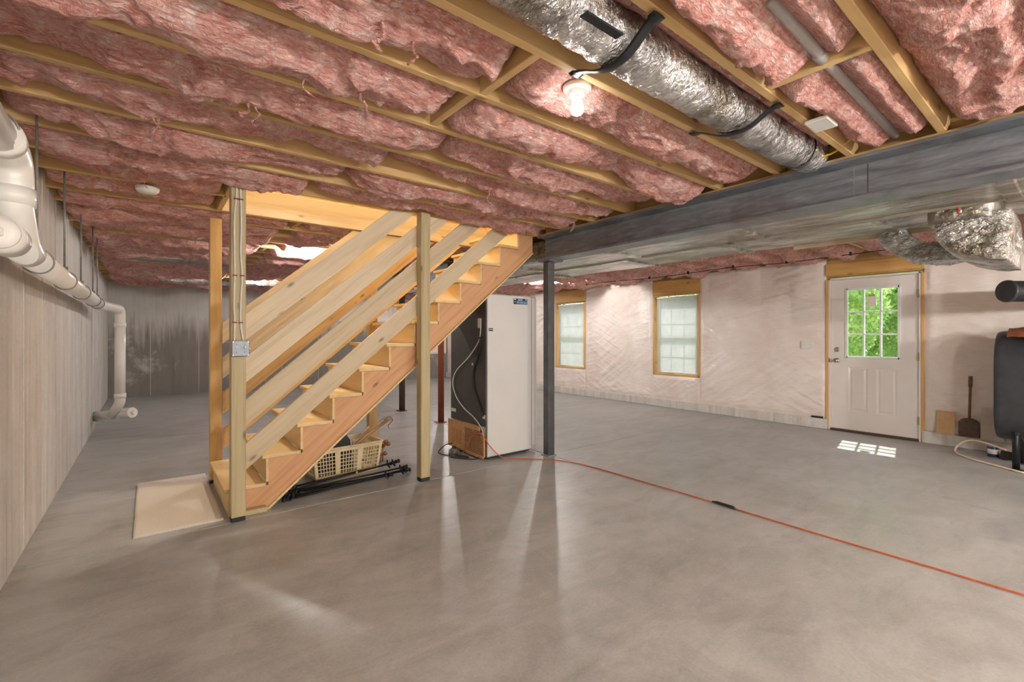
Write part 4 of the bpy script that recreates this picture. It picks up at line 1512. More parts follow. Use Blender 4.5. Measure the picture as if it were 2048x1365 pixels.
for k in range(3):
    MB().tube(smooth_path([(2.726 + 0.017 * k, fy0 - 0.0028, 1.330), (2.731 + 0.017 * k, fy0 - 0.0028, 1.341), (2.736 + 0.017 * k, fy0 - 0.0028, 1.331), (2.741 + 0.017 * k, fy0 - 0.0028, 1.336)], 4), 0.0018, 6).build('logo_swash', M['white_letter'], ls)

# ================================================================== CORDS
ec = thing('extension_cord', (3.35, 1.7, 0), 'orange extension cord from the freezer along the floor joint', 'cord')
P = smooth_path([(2.60, 4.22, 0.03), (2.575, 4.12, 0.035), (2.59, 4.04, 0.10), (2.60, 3.98, 0.21), (2.63, 3.90, 0.275), (2.655, 3.815, 0.25), (2.70, 3.79, 0.17), (2.78, 3.775, 0.08), (2.86, 3.76, 0.02), (2.965, 3.70, 0.008), (3.10, 3.56, 0.008), (3.22, 3.43, 0.008), (3.31, 3.24, 0.008), (3.355, 2.97, 0.008), (3.362, 2.4, 0.008), (3.359, 1.79, 0.01)], 6)
MB().tube(P, 0.0046, 8).build('cord', M['orange'], ec, True)
MB().tube([(3.359, 1.80, 0.012), (3.358, 1.76, 0.016), (3.356, 1.70, 0.016), (3.354, 1.64, 0.016), (3.353, 1.62, 0.01)], [0.007, 0.0115, 0.011, 0.0115, 0.006], 10).build('connector', M['black_plastic'], ec, True)
MB().tube(smooth_path([(3.353, 1.63, 0.010), (3.347, 1.0, 0.008), (3.350, 0.5, 0.008), (3.342, -0.2, 0.008), (3.345, -1.5, 0.008)], 6), 0.0046, 8).build('cord', M['orange'], ec, True)
bc = thing('black_power_cord', (2.5, 4.3, 0), 'black power cord coiled on the floor with a round grey plug behind the freezer', 'cord')
MB().tube(smooth_path([(2.665, 4.44, 0.07), (2.60, 4.47, 0.06), (2.52, 4.46, 0.02), (2.46, 4.38, 0.008), (2.47, 4.26, 0.008), (2.55, 4.12, 0.008), (2.60, 4.02, 0.010), (2.615, 4.07, 0.010), (2.57, 4.20, 0.008), (2.50, 4.23, 0.020), (2.48, 4.15, 0.008), (2.54, 4.03, 0.008), (2.62, 3.93, 0.008), (2.68, 3.90, 0.03)], 7), 0.006, 8).build('cord', M['black_plastic'], bc, True)
MB().lathe([(0.045, 0.0), (0.05, 0.008), (0.05, 0.045), (0.044, 0.055), (0.0, 0.056)], (2.605, 4.29, 0.0), n=20).build('round_plug', plain('grey_plug', srgb(112, 112, 110), 0.5), bc, True)
MB().bbox(2.59, 2.62, 4.28, 4.33, 0.055, 0.078, 0.004).build('plug_head', M['brown_post'], bc)

# ================================================================== UNDER THE STAIRS
def basket():
    t = thing('laundry_basket', (1.42, 4.4, 0), 'ivory plastic laundry basket with grid holes under the stairs', 'basket')
    ang = math.radians(4)
    ca, sa = math.cos(ang), math.sin(ang)
    cx, cy = 1.42, 4.395
    H = 0.275

    def W(u, v, z):     # u along length, v across, at height z; flares outward
        k = 1 + 0.12 * z / H
        x, y_ = u * k, v * k
        return (cx + x * ca - y_ * sa, cy + x * sa + y_ * ca, z)
    L2, W2 = 0.285, 0.185
    th = 0.004

    def strip(m, side, a0, a1, z0, z1):
        """bar on one wall: side 0 front,1 back,2 left,3 right"""
        def pt(a, z, o):
            if side == 0:
                return W(a, -W2 - o, z)
            if side == 1:
                return W(a, W2 + o, z)
            if side == 2:
                return W(-L2 - o, a, z)
            return W(L2 + o, a, z)
        vs_ = [pt(a0, z0, 0), pt(a1, z0, 0), pt(a1, z1, 0), pt(a0, z1, 0), pt(a0, z0, th), pt(a1, z0, th), pt(a1, z1, th), pt(a0, z1, th)]
        m.add(vs_, [(0, 1, 2, 3), (4, 5, 6, 7), (0, 1, 5, 4), (1, 2, 6, 5), (2, 3, 7, 6), (3, 0, 4, 7)])
    body = MB()
    for side in range(4):
        half = L2 if side < 2 else W2
        npan = 3 if side < 2 else 2
        strip(body, side, -half, half, 0.012, 0.035)
        strip(body, side, -half, half, 0.232, 0.268)
        pw = 2 * half / npan
        for p in range(npan):
            a = -half + p * pw
            strip(body, side, a, a + 0.022, 0.03, 0.24)
            strip(body, side, a + pw - 0.022, a + pw, 0.03, 0.24)
            n_ = 6
            for k in range(1, n_):
                x = a + 0.022 + (pw - 0.044) * k / n_
                strip(body, side, x - 0.003, x + 0.003, 0.03, 0.24)
            for k in range(1, 6):
                z = 0.035 + 0.197 * k / 6
                strip(body, side, a + 0.02, a + pw - 0.02, z - 0.0035, z + 0.0035)
    body.add([W(-L2, -W2, 0.002), W(L2, -W2, 0.002), W(L2, W2, 0.002), W(-L2, W2, 0.002), W(-L2, -W2, 0.014), W(L2, -W2, 0.014), W(L2, W2, 0.014), W(-L2, W2, 0.014)],
             [(0, 1, 2, 3), (4, 5, 6, 7), (0, 1, 5, 4), (1, 2, 6, 5), (2, 3, 7, 6), (3, 0, 4, 7)])
    body.build('basket_body', M['basket'], t)
    rim = MB()
    c4 = [W(-L2 - 0.01, -W2 - 0.01, 0.268), W(L2 + 0.01, -W2 - 0.01, 0.268), W(L2 + 0.01, W2 + 0.01, 0.268), W(-L2 - 0.01, W2 + 0.01, 0.268)]
    ring = bend([Vector(c4[0]).lerp(Vector(c4[1]), 0.5), c4[1], c4[2], c4[3], c4[0], Vector(c4[0]).lerp(Vector(c4[1]), 0.5)], 0.05, 5)
    rim.tube(ring, 0.012, 8).build('rim', M['basket'], t, True)
    return W


Wb = basket()
# black tray leaning inside the basket
tr = thing('black_tray', (1.30, 4.38, 0.03), 'black plastic tray with sloped sides lying in the laundry basket', 'tray')
q = MB()
pr = [(-0.17, 0.03), (0.15, 0.03), (0.12, 0.30), (0.08, 0.365), (0.0, 0.36), (-0.14, 0.27), (-0.19, 0.20)]
q.prism([(1.36 + a, b) for a, b in pr], 4.30, 4.45, 'y').build('shell', M['black_plastic'], tr)
MB().bbox(1.205, 1.505, 4.285, 4.31, 0.05, 0.19, 0.01).build('lip', M['black_plastic'], tr)
for k, (a, b, c, d_, r) in enumerate(((1.42, 4.40, 1.92, 4.46, 0.006), (1.44, 4.41, 1.93, 4.44, 0.005), (1.46, 4.38, 1.95, 4.43, 0.006), (1.43, 4.43, 1.90, 4.49, 0.005), (1.47, 4.41, 1.96, 4.46, 0.005), (1.45, 4.44, 1.93, 4.48, 0.006))):
    o = MB().tube([(a, b, 0.12), ((a + c) / 2, (b + d_) / 2 + 0.004 * (k % 3), 0.29), (c, d_, 0.42 + 0.008 * (k % 4))], r, 8).build('wood_stick', M['stick'], None, True)
    tag(o, 'thin wooden stick in the bundle leaning out of the laundry basket', 'stick', 'stick bundle in the laundry basket')
bl = thing('wooden_slat', (1.46, 4.42, 0.05), 'flat tan wooden slat leaning across the laundry basket rim', 'slat')
board('slat', (1.44, 4.38, 0.10), (1.76, 4.54, 0.345), 0.05, 0.012, M['stick'], bl, up=(0, 0, 1))
tag(MB().tube(smooth_path([(1.87, 4.45, 0.42), (1.93, 4.46, 0.445), (1.965, 4.455, 0.41), (1.93, 4.445, 0.375), (1.91, 4.44, 0.36), (1.92, 4.435, 0.33)], 6), 0.0035, 6).build('brown_twine', M['rusty'], None, True), 'loop of brown twine tied round the stick ends', 'twine')
for k, (x, y_, z) in enumerate(((1.86, 4.40, 0.21), (1.90, 4.44, 0.175), (1.84, 4.38, 0.10), (1.88, 4.52, 0.14))):
    lab = ['topmost bronze curtain finial beside the laundry basket', 'bronze curtain finial sticking out farthest right of the basket', 'lowest bronze curtain finial against the basket side', 'bronze curtain finial at the basket back corner'][k]
    t = thing('curtain_finial', (x, y_, 0), lab, 'finial', 'bronze finials by the basket')
    a = Vector((0.8, -0.3, 0.15 * (k - 1))).normalized()
    MB().lathe([(0.006, -0.09), (0.007, -0.03), (0.014, -0.028), (0.014, -0.02), (0.009, -0.015), (0.017, -0.004), (0.022, 0.010), (0.018, 0.026), (0.006, 0.034), (0.0, 0.035)], (x, y_, z), a, 14).build('knob', M['copper'], t, True)
    MB().tube([(x - 0.04 * a.x, y_ - 0.04 * a.y, z - 0.04 * a.z), (x - 0.045, y_ + 0.01, 0.004)], 0.006, 8).build('stem', M['copper'], t, True)
# bundle of black rods with brackets
RODS = [((0.80, 3.90, 0.05), (1.80, 3.98, 0.115)), ((0.84, 3.87, 0.02), (1.86, 3.93, 0.04)), ((0.88, 3.95, 0.03), (1.84, 3.90, 0.075)), ((0.86, 3.92, 0.075), (1.76, 4.00, 0.10)), ((0.92, 3.98, 0.012), (1.90, 3.96, 0.022)), ((0.83, 3.845, 0.012), (1.70, 3.90, 0.030))]
rl = ['lying highest in the pile', 'reaching farthest right', 'crossing over the others', 'just under the topmost', 'at the back against the basket', 'at the front on the floor']
for k, (a, b) in enumerate(RODS):
    t = thing('black_rod', a, f'long black metal rod with end brackets under the stairs, {rl[k]}', 'rod', 'black rods under the stairs')
    A, B = Vector(a), Vector(b)
    dv = (B - A).normalized()
    MB().tube([A, B], 0.0085, 10).build('rod', M['black_metal'], t, True)
    for e_, sgn in ((A, -1), (B, 1)):
        MB().lathe([(0.010, -0.02), (0.017, -0.018), (0.017, -0.008), (0.011, -0.004), (0.011, 0.004), (0.019, 0.010), (0.019, 0.020), (0.008, 0.026)], e_, dv * sgn, 12).build('end_cap', M['black_metal'], t, True)
        c = e_ - dv * sgn * 0.05
        MB().tube([(c.x, c.y, c.z + 0.03 + 0.01 * (k % 2)), (c.x + 0.004, c.y, c.z), (c.x + 0.02 * sgn, c.y - 0.02, max(0.008, c.z - 0.03))], [0.006, 0.011, 0.008], 8).build('bracket', M['black_metal'], t, True)
tag(MB().bbox(1.40, 1.415, 3.915, 3.935, 0.089, 0.107, 0.003).build('yellow_tag', M['cable_yellow']), 'tiny yellow tag on the black rods', 'tag')

# rug
rug = MB()
nx_, ny_ = 30, 60
X, Y = np.meshgrid(np.linspace(-0.07, 0.412, nx_), np.linspace(3.72, 5.05, ny_), indexing='ij')
Z = 0.012 + 0.002 * fbm(X * 6, Y * 6, 3, 2)
P = np.stack([X + 0.006 * (fbm(Y * 8, Y * 0, 4, 2) - 0.5), Y, Z], -1)
ring = np.zeros((nx_ + 2, ny_ + 2, 3))
ring[1:-1, 1:-1] = P
ring[0, 1:-1], ring[-1, 1:-1], ring[1:-1, 0], ring[1:-1, -1] = P[0], P[-1], P[:, 0], P[:, -1]
ring[0, 0], ring[0, -1], ring[-1, 0], ring[-1, -1] = P[0, 0], P[0, -1], P[-1, 0], P[-1, -1]
for sl in ((0, slice(None)), (-1, slice(None)), (slice(None), 0), (slice(None), -1)):
    ring[sl][..., 2] = 0.0005
tag(link('carpet_mat', grid_mesh('carpet_mat', ring), M['carpet']), 'beige carpet remnant on the floor at the stair foot', 'mat')

# ================================================================== DOOR
door = struct(bpy.data.objects.new('door_1', None))
COL.objects.link(door)
door.location = (XR + 0.05, (DOOR[0] + DOOR[1]) / 2, 0)
d0, d1 = DOOR[0] + 0.006, DOOR[1] - 0.006
sx0, sx1 = XR + 0.028, XR + 0.072
GZ0, GZ1 = 0.985, 1.885
GY0, GY1 = 1.492, 2.046
sl = MB()
sl.box(sx0, sx1, d0, GY0, 0.03, 2.015)
sl.box(sx0, sx1, GY1, d1, 0.03, 2.015)
sl.box(sx0, sx1, GY0, GY1, GZ1, 2.015)
# lower part with two sunk panels
P_ = [(GY0 + 0.02, GY0 + 0.235), (GY1 - 0.235, GY1 - 0.02)]
pz0, pz1 = 0.27, 0.86
sl.box(sx0, sx1, GY0, GY1, 0.03, pz0)
sl.box(sx0, sx1, GY0, GY1, pz1, GZ0)
sl.box(sx0, sx1, GY0, P_[0][0], pz0, pz1)
sl.box(sx0, sx1, P_[0][1], P_[1][0], pz0, pz1)
sl.box(sx0, sx1, P_[1][1], GY1, pz0, pz1)
slab = sl.build('slab', M['door_paint'], door)
for a, b in P_:
    pn = MB().add([(sx0, a, pz0), (sx0, b, pz0), (sx0, b, pz1), (sx0, a, pz1), (sx0 + 0.012, a + 0.025, pz0 + 0.025), (sx0 + 0.012, b - 0.025, pz0 + 0.025), (sx0 + 0.012, b - 0.025, pz1 - 0.025), (sx0 + 0.012, a + 0.025, pz1 - 0.025),
                   (sx0 + 0.002, a + 0.045, pz0 + 0.045), (sx0 + 0.002, b - 0.045, pz0 + 0.045), (sx0 + 0.002, b - 0.045, pz1 - 0.045), (sx0 + 0.002, a + 0.045, pz1 - 0.045),
                   (sx1, a, pz0), (sx1, b, pz0), (sx1, b, pz1), (sx1, a, pz1)],
                  [(0, 1, 5, 4), (1, 2, 6, 5), (2, 3, 7, 6), (3, 0, 4, 7), (4, 5, 9, 8), (5, 6, 10, 9), (6, 7, 11, 10), (7, 4, 8, 11), (8, 9, 10, 11), (12, 13, 14, 15)])
    pn.build('panel', M['door_paint'], slab)
lf = MB()
lf.bbox(sx0 - 0.012, sx0 + 0.002, GY0 - 0.012, GY0 + 0.02, GZ0 - 0.012, GZ1 + 0.012, 0.004)
lf.bbox(sx0 - 0.012, sx0 + 0.002, GY1 - 0.02, GY1 + 0.012, GZ0 - 0.012, GZ1 + 0.012, 0.004)
lf.bbox(sx0 - 0.012, sx0 + 0.002, GY0, GY1, GZ0 - 0.012, GZ0 + 0.02, 0.004)
lf.bbox(sx0 - 0.012, sx0 + 0.002, GY0, GY1, GZ1 - 0.02, GZ1 + 0.012, 0.004)
lf.build('glass_frame', M['vinyl'], door)
gy = np.linspace(GY0 + 0.01, GY1 - 0.01, 4)
gz = np.linspace(GZ0 + 0.01, GZ1 - 0.01, 4)
for k in (1, 2):
    MB().bbox(sx0 - 0.004, sx0 + 0.03, gy[k] - 0.010, gy[k] + 0.010, GZ0, GZ1, 0.003).build('muntin', M['vinyl'], door)
    MB().bbox(sx0 - 0.003, sx0 + 0.029, GY0, GY1, gz[k] - 0.010, gz[k] + 0.010, 0.003).build('muntin', M['vinyl'], door)
for i in range(3):
    for j in range(3):
        MB().box(sx0 + 0.012, sx0 + 0.016, gy[i], gy[i + 1], gz[j], gz[j + 1]).build('pane', M['glass'], door)
fm = MB()
fm.bbox(XR - 0.004, XR + 0.15, DOOR[0] - 0.018, DOOR[0] + 0.004, 0.0, 2.04, 0.003)
fm.bbox(XR - 0.004, XR + 0.15, DOOR[1] - 0.004, DOOR[1] + 0.018, 0.0, 2.04, 0.003)
fm.bbox(XR - 0.004, XR + 0.15, DOOR[0] - 0.018, DOOR[1] + 0.018, 2.018, 2.04, 0.003)
fm.build('frame', M['door_paint'], door)
MB().bbox(XR - 0.01, XR + 0.16, DOOR[0], DOOR[1], 0.0, 0.028, 0.006).build('threshold', M['brown_post'], door)
hy = d1 - 0.068
MB().lathe([(0.031, 0), (0.031, 0.006), (0.022, 0.010), (0.012, 0.014), (0.011, 0.035), (0.024, 0.042), (0.029, 0.055), (0.024, 0.068), (0.0, 0.072)], (sx0, hy, 0.94), (-1, 0, 0), 20).build('knob', M['nickel'], door, True)
MB().lathe([(0.031, 0), (0.030, 0.010), (0.018, 0.014), (0.0, 0.016)], (sx0, hy, 1.085), (-1, 0, 0), 20).build('deadbolt', M['nickel'], door, True)
MB().bbox(sx0 - 0.022, sx0 - 0.012, hy - 0.005, hy + 0.005, 1.07, 1.10, 0.002).build('thumb_turn', M['nickel'], door)
MB().bbox(XR - 0.008, XR - 0.002, DOOR[1] - 0.002, DOOR[1] + 0.016, 0.91, 0.97, 0.001).build('strike_plate', M['nickel'], door)
for zz in (0.25, 1.02, 1.78):
    MB().bbox(XR - 0.009, XR + 0.03, DOOR[0] - 0.004, DOOR[0] + 0.012, zz - 0.05, zz + 0.05, 0.002).build('hinge', M['brass'], door)
pt = thing('paper_tag', (XR, 1.78, 1.68), 'white paper tag hung in the top middle pane of the door glass', 'tag')
MB().bbox(sx0 - 0.010, sx0 - 0.0075, 1.725, 1.815, 1.645, 1.775, 0.0008).build('card', M['paper'], pt)
MB().bbox(sx0 - 0.0105, sx0 - 0.007, 1.735, 1.805, 1.775, 1.795, 0.0008).build('clip', M['cover_tan'], pt)
MB().tube(smooth_path([(sx0 - 0.008, 1.735, 1.79), (sx0 - 0.006, 1.77, 1.808), (sx0 - 0.008, 1.805, 1.79)], 6), 0.003, 6).build('wire', M['black_metal'], pt)

# ================================================================== WINDOWS AND BLINDS
for wi, (a, b) in enumerate(WIN):
    w = struct(bpy.data.objects.new(f'window_{wi + 1}', None))
    COL.objects.link(w)
    w.location = (XR + 0.1, (a + b) / 2, WZ[0])
    x0, x1 = XR + 0.085, XR + 0.15
    f_ = MB()
    f_.bbox(x0, x1, a, a + 0.035, WZ[0], WZ[1], 0.004)
    f_.bbox(x0, x1, b - 0.035, b, WZ[0], WZ[1], 0.004)
    f_.bbox(x0, x1, a, b, WZ[0], WZ[0] + 0.04, 0.004)
    f_.bbox(x0, x1, a, b, WZ[1] - 0.035, WZ[1], 0.004)
    f_.build('frame', M['vinyl'], w)
    zm = (WZ[0] + WZ[1]) / 2
    for s, (z0, z1, xo) in enumerate(((WZ[0] + 0.04, zm + 0.02, 0.0), (zm - 0.02, WZ[1] - 0.035, 0.028))):
        sx = x0 + 0.008 + xo
        sm = MB()
        ya, yb = a + 0.035, b - 0.035
        sm.bbox(sx, sx + 0.026, ya, ya + 0.035, z0, z1, 0.003)
        sm.bbox(sx, sx + 0.026, yb - 0.035, yb, z0, z1, 0.003)
        sm.bbox(sx, sx + 0.026, ya, yb, z0, z0 + 0.038, 0.003)
        sm.bbox(sx, sx + 0.026, ya, yb, z1 - 0.038, z1, 0.003)
        sash = sm.build('sash', M['vinyl'], w)
        for k in (1, 2):
            yy = ya + (yb - ya) * k / 3
            MB().bbox(sx + 0.008, sx + 0.018, yy - 0.009, yy + 0.009, z0 + 0.03, z1 - 0.03, 0.002).build('muntin', M['vinyl'], sash)
        zz = (z0 + z1) / 2
        MB().bbox(sx + 0.009, sx + 0.017, ya + 0.03, yb - 0.03, zz - 0.009, zz + 0.009, 0.002).build('muntin', M['vinyl'], sash)
        MB().box(sx + 0.011, sx + 0.015, ya + 0.03, yb - 0.03, z0 + 0.03, z1 - 0.03).build('pane', M['glass'], sash)
    lab = ['white mini blind with open slats in the window nearer the door', 'white mini blind in the far window beside the steel column'][wi]
    bl = thing('window_blind', (XR + 0.05, (a + b) / 2, WZ[1]), lab, 'blind', 'white mini blinds')
    bxx = XR + 0.045
    MB().bbox(bxx - 0.014, bxx + 0.014, a + 0.008, b - 0.008, WZ[1] - 0.035, WZ[1] - 0.002, 0.003).build('headrail', M['vinyl'], bl)
    MB().bbox(bxx - 0.012, bxx + 0.012, a + 0.010, b - 0.010, WZ[0] + 0.012, WZ[0] + 0.026, 0.004).build('bottom_rail', M['vinyl'], bl)
    s_ = MB()
    z = WZ[0] + 0.045
    while z < WZ[1] - 0.045:
        hx, hz = 0.0062, 0.0105
        s_.add([(bxx - hx, a + 0.012, z + hz), (bxx, a + 0.012, z + 0.0015), (bxx + hx, a + 0.012, z - hz), (bxx - hx, b - 0.012, z + hz), (bxx, b - 0.012, z + 0.0015), (bxx + hx, b - 0.012, z - hz)],
               [(0, 1, 4, 3), (1, 2, 5, 4)])
        z += 0.0205
    tag(s_.build('slats', M['blind'], bl), kind='stuff')
    for yy in (a + 0.14, b - 0.14):
        MB().tube([(bxx - 0.01, yy, WZ[0] + 0.02), (bxx - 0.01, yy, WZ[1] - 0.03)], 0.0012, 5).build('ladder_cord', M['cable_white'], bl)
    MB().tube([(bxx - 0.018, b - 0.07, WZ[1] - 0.03), (bxx - 0.02, b - 0.072, WZ[1] - 0.75)], 0.004, 8).build('tilt_wand', M['vinyl'], bl)

sp_ = thing('light_switch', (XR, 2.505, 1.14), 'white light switch plate on the plastic sheet left of the door', 'switch')
MB().bbox(XR - 0.028, XR - 0.018, 2.445, 2.565, 1.085, 1.2, 0.003).build('plate', M['white_plastic'], sp_)
for yy in (2.48, 2.53):
    MB().bbox(XR - 0.036, XR - 0.026, yy - 0.005, yy + 0.005, 1.13, 1.155, 0.002).build('toggle', M['white_plastic'], sp_)
tag(MB().bbox(XR - 0.028, XR + 0.0, 2.30, 2.44, 0.141, 0.165, 0.005).build('dark_wedge', M['black_plastic']), 'dark little block lying on the concrete curb left of the door', 'block')

# ================================================================== RIGHT CORNER: TANK, FLUE, TOOLS
tk = thing('oil_tank', (6.62, -0.1, 0), 'black steel oil tank on pipe legs at the right edge', 'tank')
cxk, rk, zb, zt = 6.60, 0.30, 0.26, 1.315
prof = [(cxk + rk * math.cos(a), zt - rk + rk * math.sin(a)) for a in np.linspace(0, math.pi, 15)] + [(cxk + rk * math.cos(a), zb + rk + rk * math.sin(a)) for a in np.linspace(math.pi, 2 * math.pi, 15)]
pm2 = np.array(prof)
cen = pm2.mean(axis=0)
ysx = [(-0.86, 0.0), (-0.86, 0.85), (-0.85, 0.94), (-0.82, 0.985), (-0.78, 1.0), (0.555, 1.0), (0.58, 0.99), (0.595, 0.97), (0.60, 0.94), (0.60, 0.0)]
rings = []
for yy, k in ysx:
    rings.append(np.stack([cen[0] + (pm2[:, 0] - cen[0]) * max(k, 0.01), np.full(len(pm2), yy), cen[1] + (pm2[:, 1] - cen[1]) * max(k, 0.01)], -1))
link('shell', grid_mesh('shell', np.stack(rings, 1), True), M['tank'], tk)
for (xx, yy) in ((6.40, 0.46), (6.80, 0.46), (6.40, -0.70), (6.80, -0.70)):
    lg = MB().lathe([(0.026, 0.012), (0.026, 0.46)], (xx, yy, 0), n=14).build('leg', M['black_metal'], tk, True)
    MB().lathe([(0.05, 0), (0.05, 0.012)], (xx, yy, 0), n=14).build('foot_flange', M['black_metal'], lg)
    MB().lathe([(0.036, 0.34), (0.036, 0.40)], (xx, yy, 0), n=14).build('leg_socket', M['black_metal'], lg)
lbl = MB().bbox(6.335, 6.342, 0.16, 0.39, 1.17, 1.27, 0.001).build('warning_label', M['paper'], tk)
MB().bbox(6.333, 6.338, 0.33, 0.392, 1.21, 1.272, 0.001).build('red_patch', M['red_paint'], lbl)
# cloth on top
nx_, ny_ = 26, 40
X, Y = np.meshgrid(np.linspace(-1, 1, nx_), np.linspace(0.52, -0.1, ny_), indexing='ij')
ang = X * 0.75
base_x = cxk + (rk + 0.012) * np.sin(ang)
base_z = zt - rk + (rk + 0.012) * np.cos(ang)
lump = np.exp(-((Y - 0.25) / 0.13) ** 2 - (X / 0.55) ** 2) * 0.075 + 0.02 * fbm(X * 3, Y * 9, 5, 3, True)
P = np.stack([base_x, Y, base_z + lump], -1)
tag(link('canvas_cloth', grid_mesh('canvas_cloth', P), M['rusty']), 'rust-brown canvas cloth crumpled on top of the black tank', 'cloth')
fl = thing('flue_pipe', (6.4, 0.1, 1.55), 'black metal flue pipe crossing the wall above the tank', 'pipe')
A, B = Vector((6.02, 0.49, 1.668)), Vector((6.85, -0.20, 1.66))
dv = (B - A).normalized()
MB().tube([A, B], 0.093, 28).build('pipe', M['tank'], fl, True)
MB().lathe([(0.0, -0.012), (0.09, -0.012), (0.097, -0.006), (0.099, 0.0), (0.099, 0.012), (0.095, 0.016)], A, dv, 28).build('end_rim', M['tank'], fl)
MB().lathe([(0.0955, 0.0), (0.097, 0.006), (0.097, 0.012), (0.0955, 0.018)], A + dv * 0.20, dv, 28).build('seam_bead', M['tank'], fl, True)
MB().tube(bend([B - dv * 0.02, B + dv * 0.15, (7.0, -0.45, 1.66), (7.26, -0.5, 1.66)], 0.1), 0.093, 24).build('elbow', M['tank'], fl, True)
# shovel, boards, can, hose against the right wall
sh = thing('old_shovel', (7.13, 0.85, 0.14), 'rusty round shovel standing blade down against the plastic wall', 'shovel')
sX = 7.17
MB().tube([(sX, 0.868, 0.30), (sX + 0.015, 0.86, 0.80)], [0.013, 0.012], 10).build('handle', M['shovel_wood'], sh, True)
MB().tube([(sX + 0.012, 0.861, 0.70), (sX + 0.015, 0.86, 0.82)], 0.018, 10).build('grip', M['shovel_wood'], sh, True)
nu, nv = 16, 18
U, V = np.meshgrid(np.linspace(-1, 1, nu), np.linspace(0, 1, nv), indexing='ij')
half = 0.085 * np.sqrt(np.clip(1 - (np.clip(V - 0.72, 0, 1) / 0.30) ** 2, 0.02, 1))
Ys = 0.868 + U * half
Zs = 0.143 + V * 0.21
front = np.stack([sX - 0.018 - 0.012 * (1 - U ** 2), Ys, Zs], -1)
back = np.stack([sX - 0.012 - 0.012 * (1 - U ** 2), Ys, Zs], -1)
bl_ = np.concatenate([front, back[::-1]], 0)
link('blade', grid_mesh('blade', bl_, True), M['shovel_steel'], sh)
cb_ = MB().add([(7.15, 1.14, 0.141), (7.15, 0.985, 0.141), (7.195, 0.985, 0.40), (7.195, 1.14, 0.405), (7.158, 1.14, 0.141), (7.158, 0.985, 0.141), (7.203, 0.985, 0.40), (7.203, 1.14, 0.405)],
               [(0, 1, 2, 3), (4, 5, 6, 7), (0, 1, 5, 4), (1, 2, 6, 5), (2, 3, 7, 6), (3, 0, 4, 7)]).build('cardboard_piece', M['cardboard'])
tag(cb_, 'tan cardboard piece leaning on the wall between door and shovel', 'cardboard')
gb = MB().add([(7.12, 0.775, 0.141), (7.12, 0.60, 0.141), (7.19, 0.60, 0.46), (7.19, 0.775, 0.47), (7.14, 0.775, 0.141), (7.14, 0.60, 0.141), (7.21, 0.60, 0.46), (7.21, 0.775, 0.47)],
              [(0, 1, 2, 3), (4, 5, 6, 7), (0, 1, 5, 4), (1, 2, 6, 5), (2, 3, 7, 6), (3, 0, 4, 7)]).build('cement_board', M['grey_board'])
tag(gb, 'pale grey board leaning on the wall behind the black tank', 'board')
cn = thing('blue_can', (7.0, 0.66, 0), 'small blue can with a white label on the floor by the tank', 'can')
MB().lathe([(0.042, 0.0), (0.044, 0.004), (0.044, 0.10), (0.041, 0.105)], (6.98, 0.665, 0), n=22).build('body', M['blue_can'], cn, True)
MB().lathe([(0.0446, 0.03), (0.0446, 0.08)], (6.98, 0.665, 0), n=22).build('label_band', M['paper'], cn, True)
MB().lathe([(0.046, 0.103), (0.047, 0.108), (0.046, 0.116), (0.036, 0.118), (0.0, 0.118)], (6.98, 0.665, 0), n=22).build('lid', M['grey_metal'], cn, True)
MB().tube(smooth_path([(6.98, 0.712, 0.09), (6.97, 0.72, 0.05), (6.975, 0.71, 0.02)], 6), 0.002, 6).build('bail', M['rod'], cn, True)
tag(MB().tube(smooth_path([(6.72, 0.55, 0.13), (6.85, 0.74, 0.16), (6.93, 0.85, 0.14), (6.93, 0.93, 0.07), (6.84, 0.93, 0.012), (6.62, 0.80, 0.012), (6.45, 0.60, 0.012), (6.3, 0.4, 0.012)], 7), 0.009, 8).build('copper_line', M['peach_pipe'], None, True), 'pale oil line curving from the tank onto the floor', 'hose')
db = MB().add([(6.86, 0.58, 0.0), (7.0, 0.44, 0.0), (7.02, 0.47, 0.06), (6.9, 0.60, 0.09), (6.90, 0.62, 0.0), (7.05, 0.48, 0.0)], [(0, 1, 2, 3), (4, 5, 2, 3), (0, 3, 4), (1, 2, 5), (0, 1, 5, 4)]).build('black_wedge', M['black_metal'])
tag(db, 'black metal bracket lying on the floor beside the blue can', 'bracket')

# ================================================================== OUTSIDE
lawn = struct(MB().box(XR + 0.2, 30, -14, 26, -0.25, -0.08).build('lawn', M['grass']))


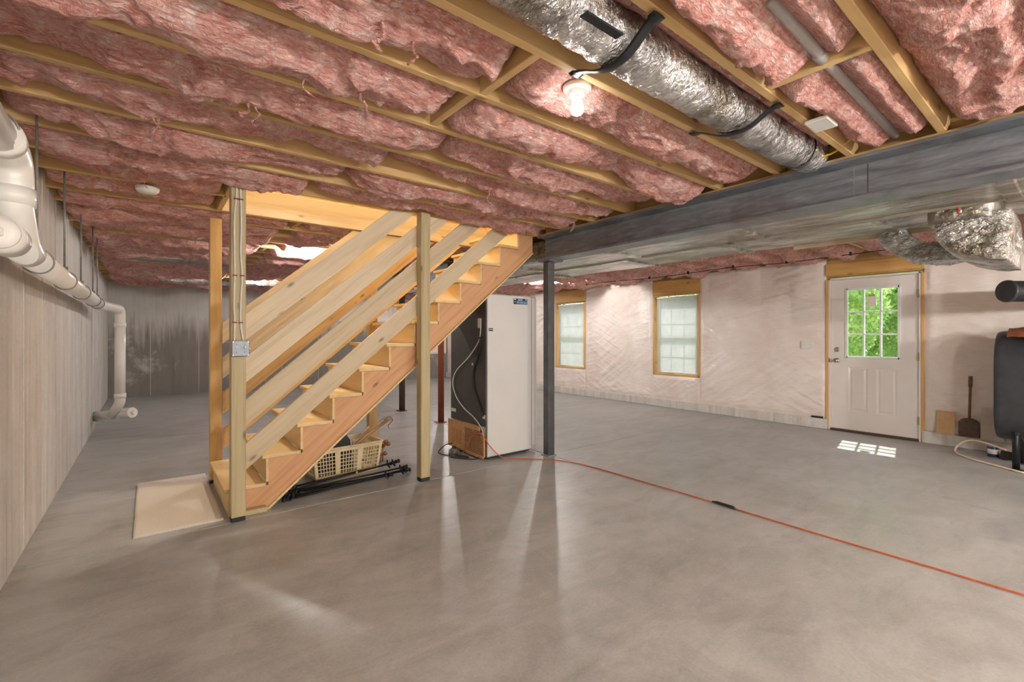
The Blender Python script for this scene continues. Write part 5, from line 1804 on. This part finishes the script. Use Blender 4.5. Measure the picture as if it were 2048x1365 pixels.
def tree(x, y, h, rx, ry, z0, n, seed, label, trunk=True):
    r = np.random.default_rng(seed)
    t = thing('leafy_tree', (x, y, -0.08), label, 'tree', 'trees outside')
    c = np.array([x, y, z0 + (h - z0) / 2])
    d = r.normal(size=(n, 3))
    d /= np.linalg.norm(d, axis=1, keepdims=True)
    rad = r.uniform(0.35, 1.0, (n, 1)) ** 0.6
    clump = 0.75 + 0.35 * fbm(np.arctan2(d[:, 1], d[:, 0]) * 2.5, d[:, 2] * 3, seed, 3)[:, None]
    p = c + d * rad * clump * np.array([rx, ry, (h - z0) / 2])
    p[:, 2] = np.maximum(p[:, 2], 0.0)
    a = r.normal(size=(n, 3))
    a /= np.linalg.norm(a, axis=1, keepdims=True)
    b = np.cross(a, r.normal(size=(n, 3)))
    b /= np.linalg.norm(b, axis=1, keepdims=True)
    s = r.uniform(0.032, 0.065, (n, 1)) * (1.7 if x > 15 else 1.0)
    nrm = np.cross(a, b)
    V = np.stack([p - a * s, p + b * s * 0.5 + nrm * s * 0.12, p + a * s, p - b * s * 0.5 + nrm * s * 0.12], 1).reshape(-1, 3)
    me = bpy.data.meshes.new('foliage')
    me.vertices.add(len(V))
    me.vertices.foreach_set('co', V.astype(np.float32).ravel())
    me.loops.add(4 * n)
    me.loops.foreach_set('vertex_index', np.arange(4 * n, dtype=np.int32))
    me.polygons.add(n)
    me.polygons.foreach_set('loop_start', np.arange(0, 4 * n, 4, dtype=np.int32))
    me.update(calc_edges=True)
    me.materials.append(M['leaf'])
    o = bpy.data.objects.new('foliage', me)
    COL.objects.link(o)
    attach(o, t)
    o['kind'] = 'stuff'
    MB().tube(smooth_path([(x, y, -0.08), (x + 0.05, y + 0.03, h * 0.3), (x - 0.04, y - 0.02, h * 0.7)], 5), [0.09 * (1 - 0.05 * k) for k in range(11)], 10).build('trunk', M['bark'], t, True)


tree(11.0, 3.7, 4.6, 1.3, 1.35, 0.1, 24000, 1, 'leafy tree outside the left panes of the door glass')
tree(13.0, 2.2, 4.8, 0.9, 1.0, 0.0, 24000, 2, 'leafy tree outside the right panes of the door glass')
tree(15.3, 3.5, 6.0, 2.0, 3.2, 0.0, 26000, 3, 'broad leafy tree farthest out behind the door glass')
tree(11.5, 7.4, 4.6, 1.7, 1.7, 0.2, 6000, 4, 'leafy tree outside the window nearer the door')
tree(11.5, 11.6, 4.6, 1.7, 2.2, 0.2, 6000, 5, 'leafy tree outside the far window')
tree(15.8, 9.2, 5.6, 2.2, 2.2, 0.0, 6000, 6, 'leafy tree farthest out between the two windows')
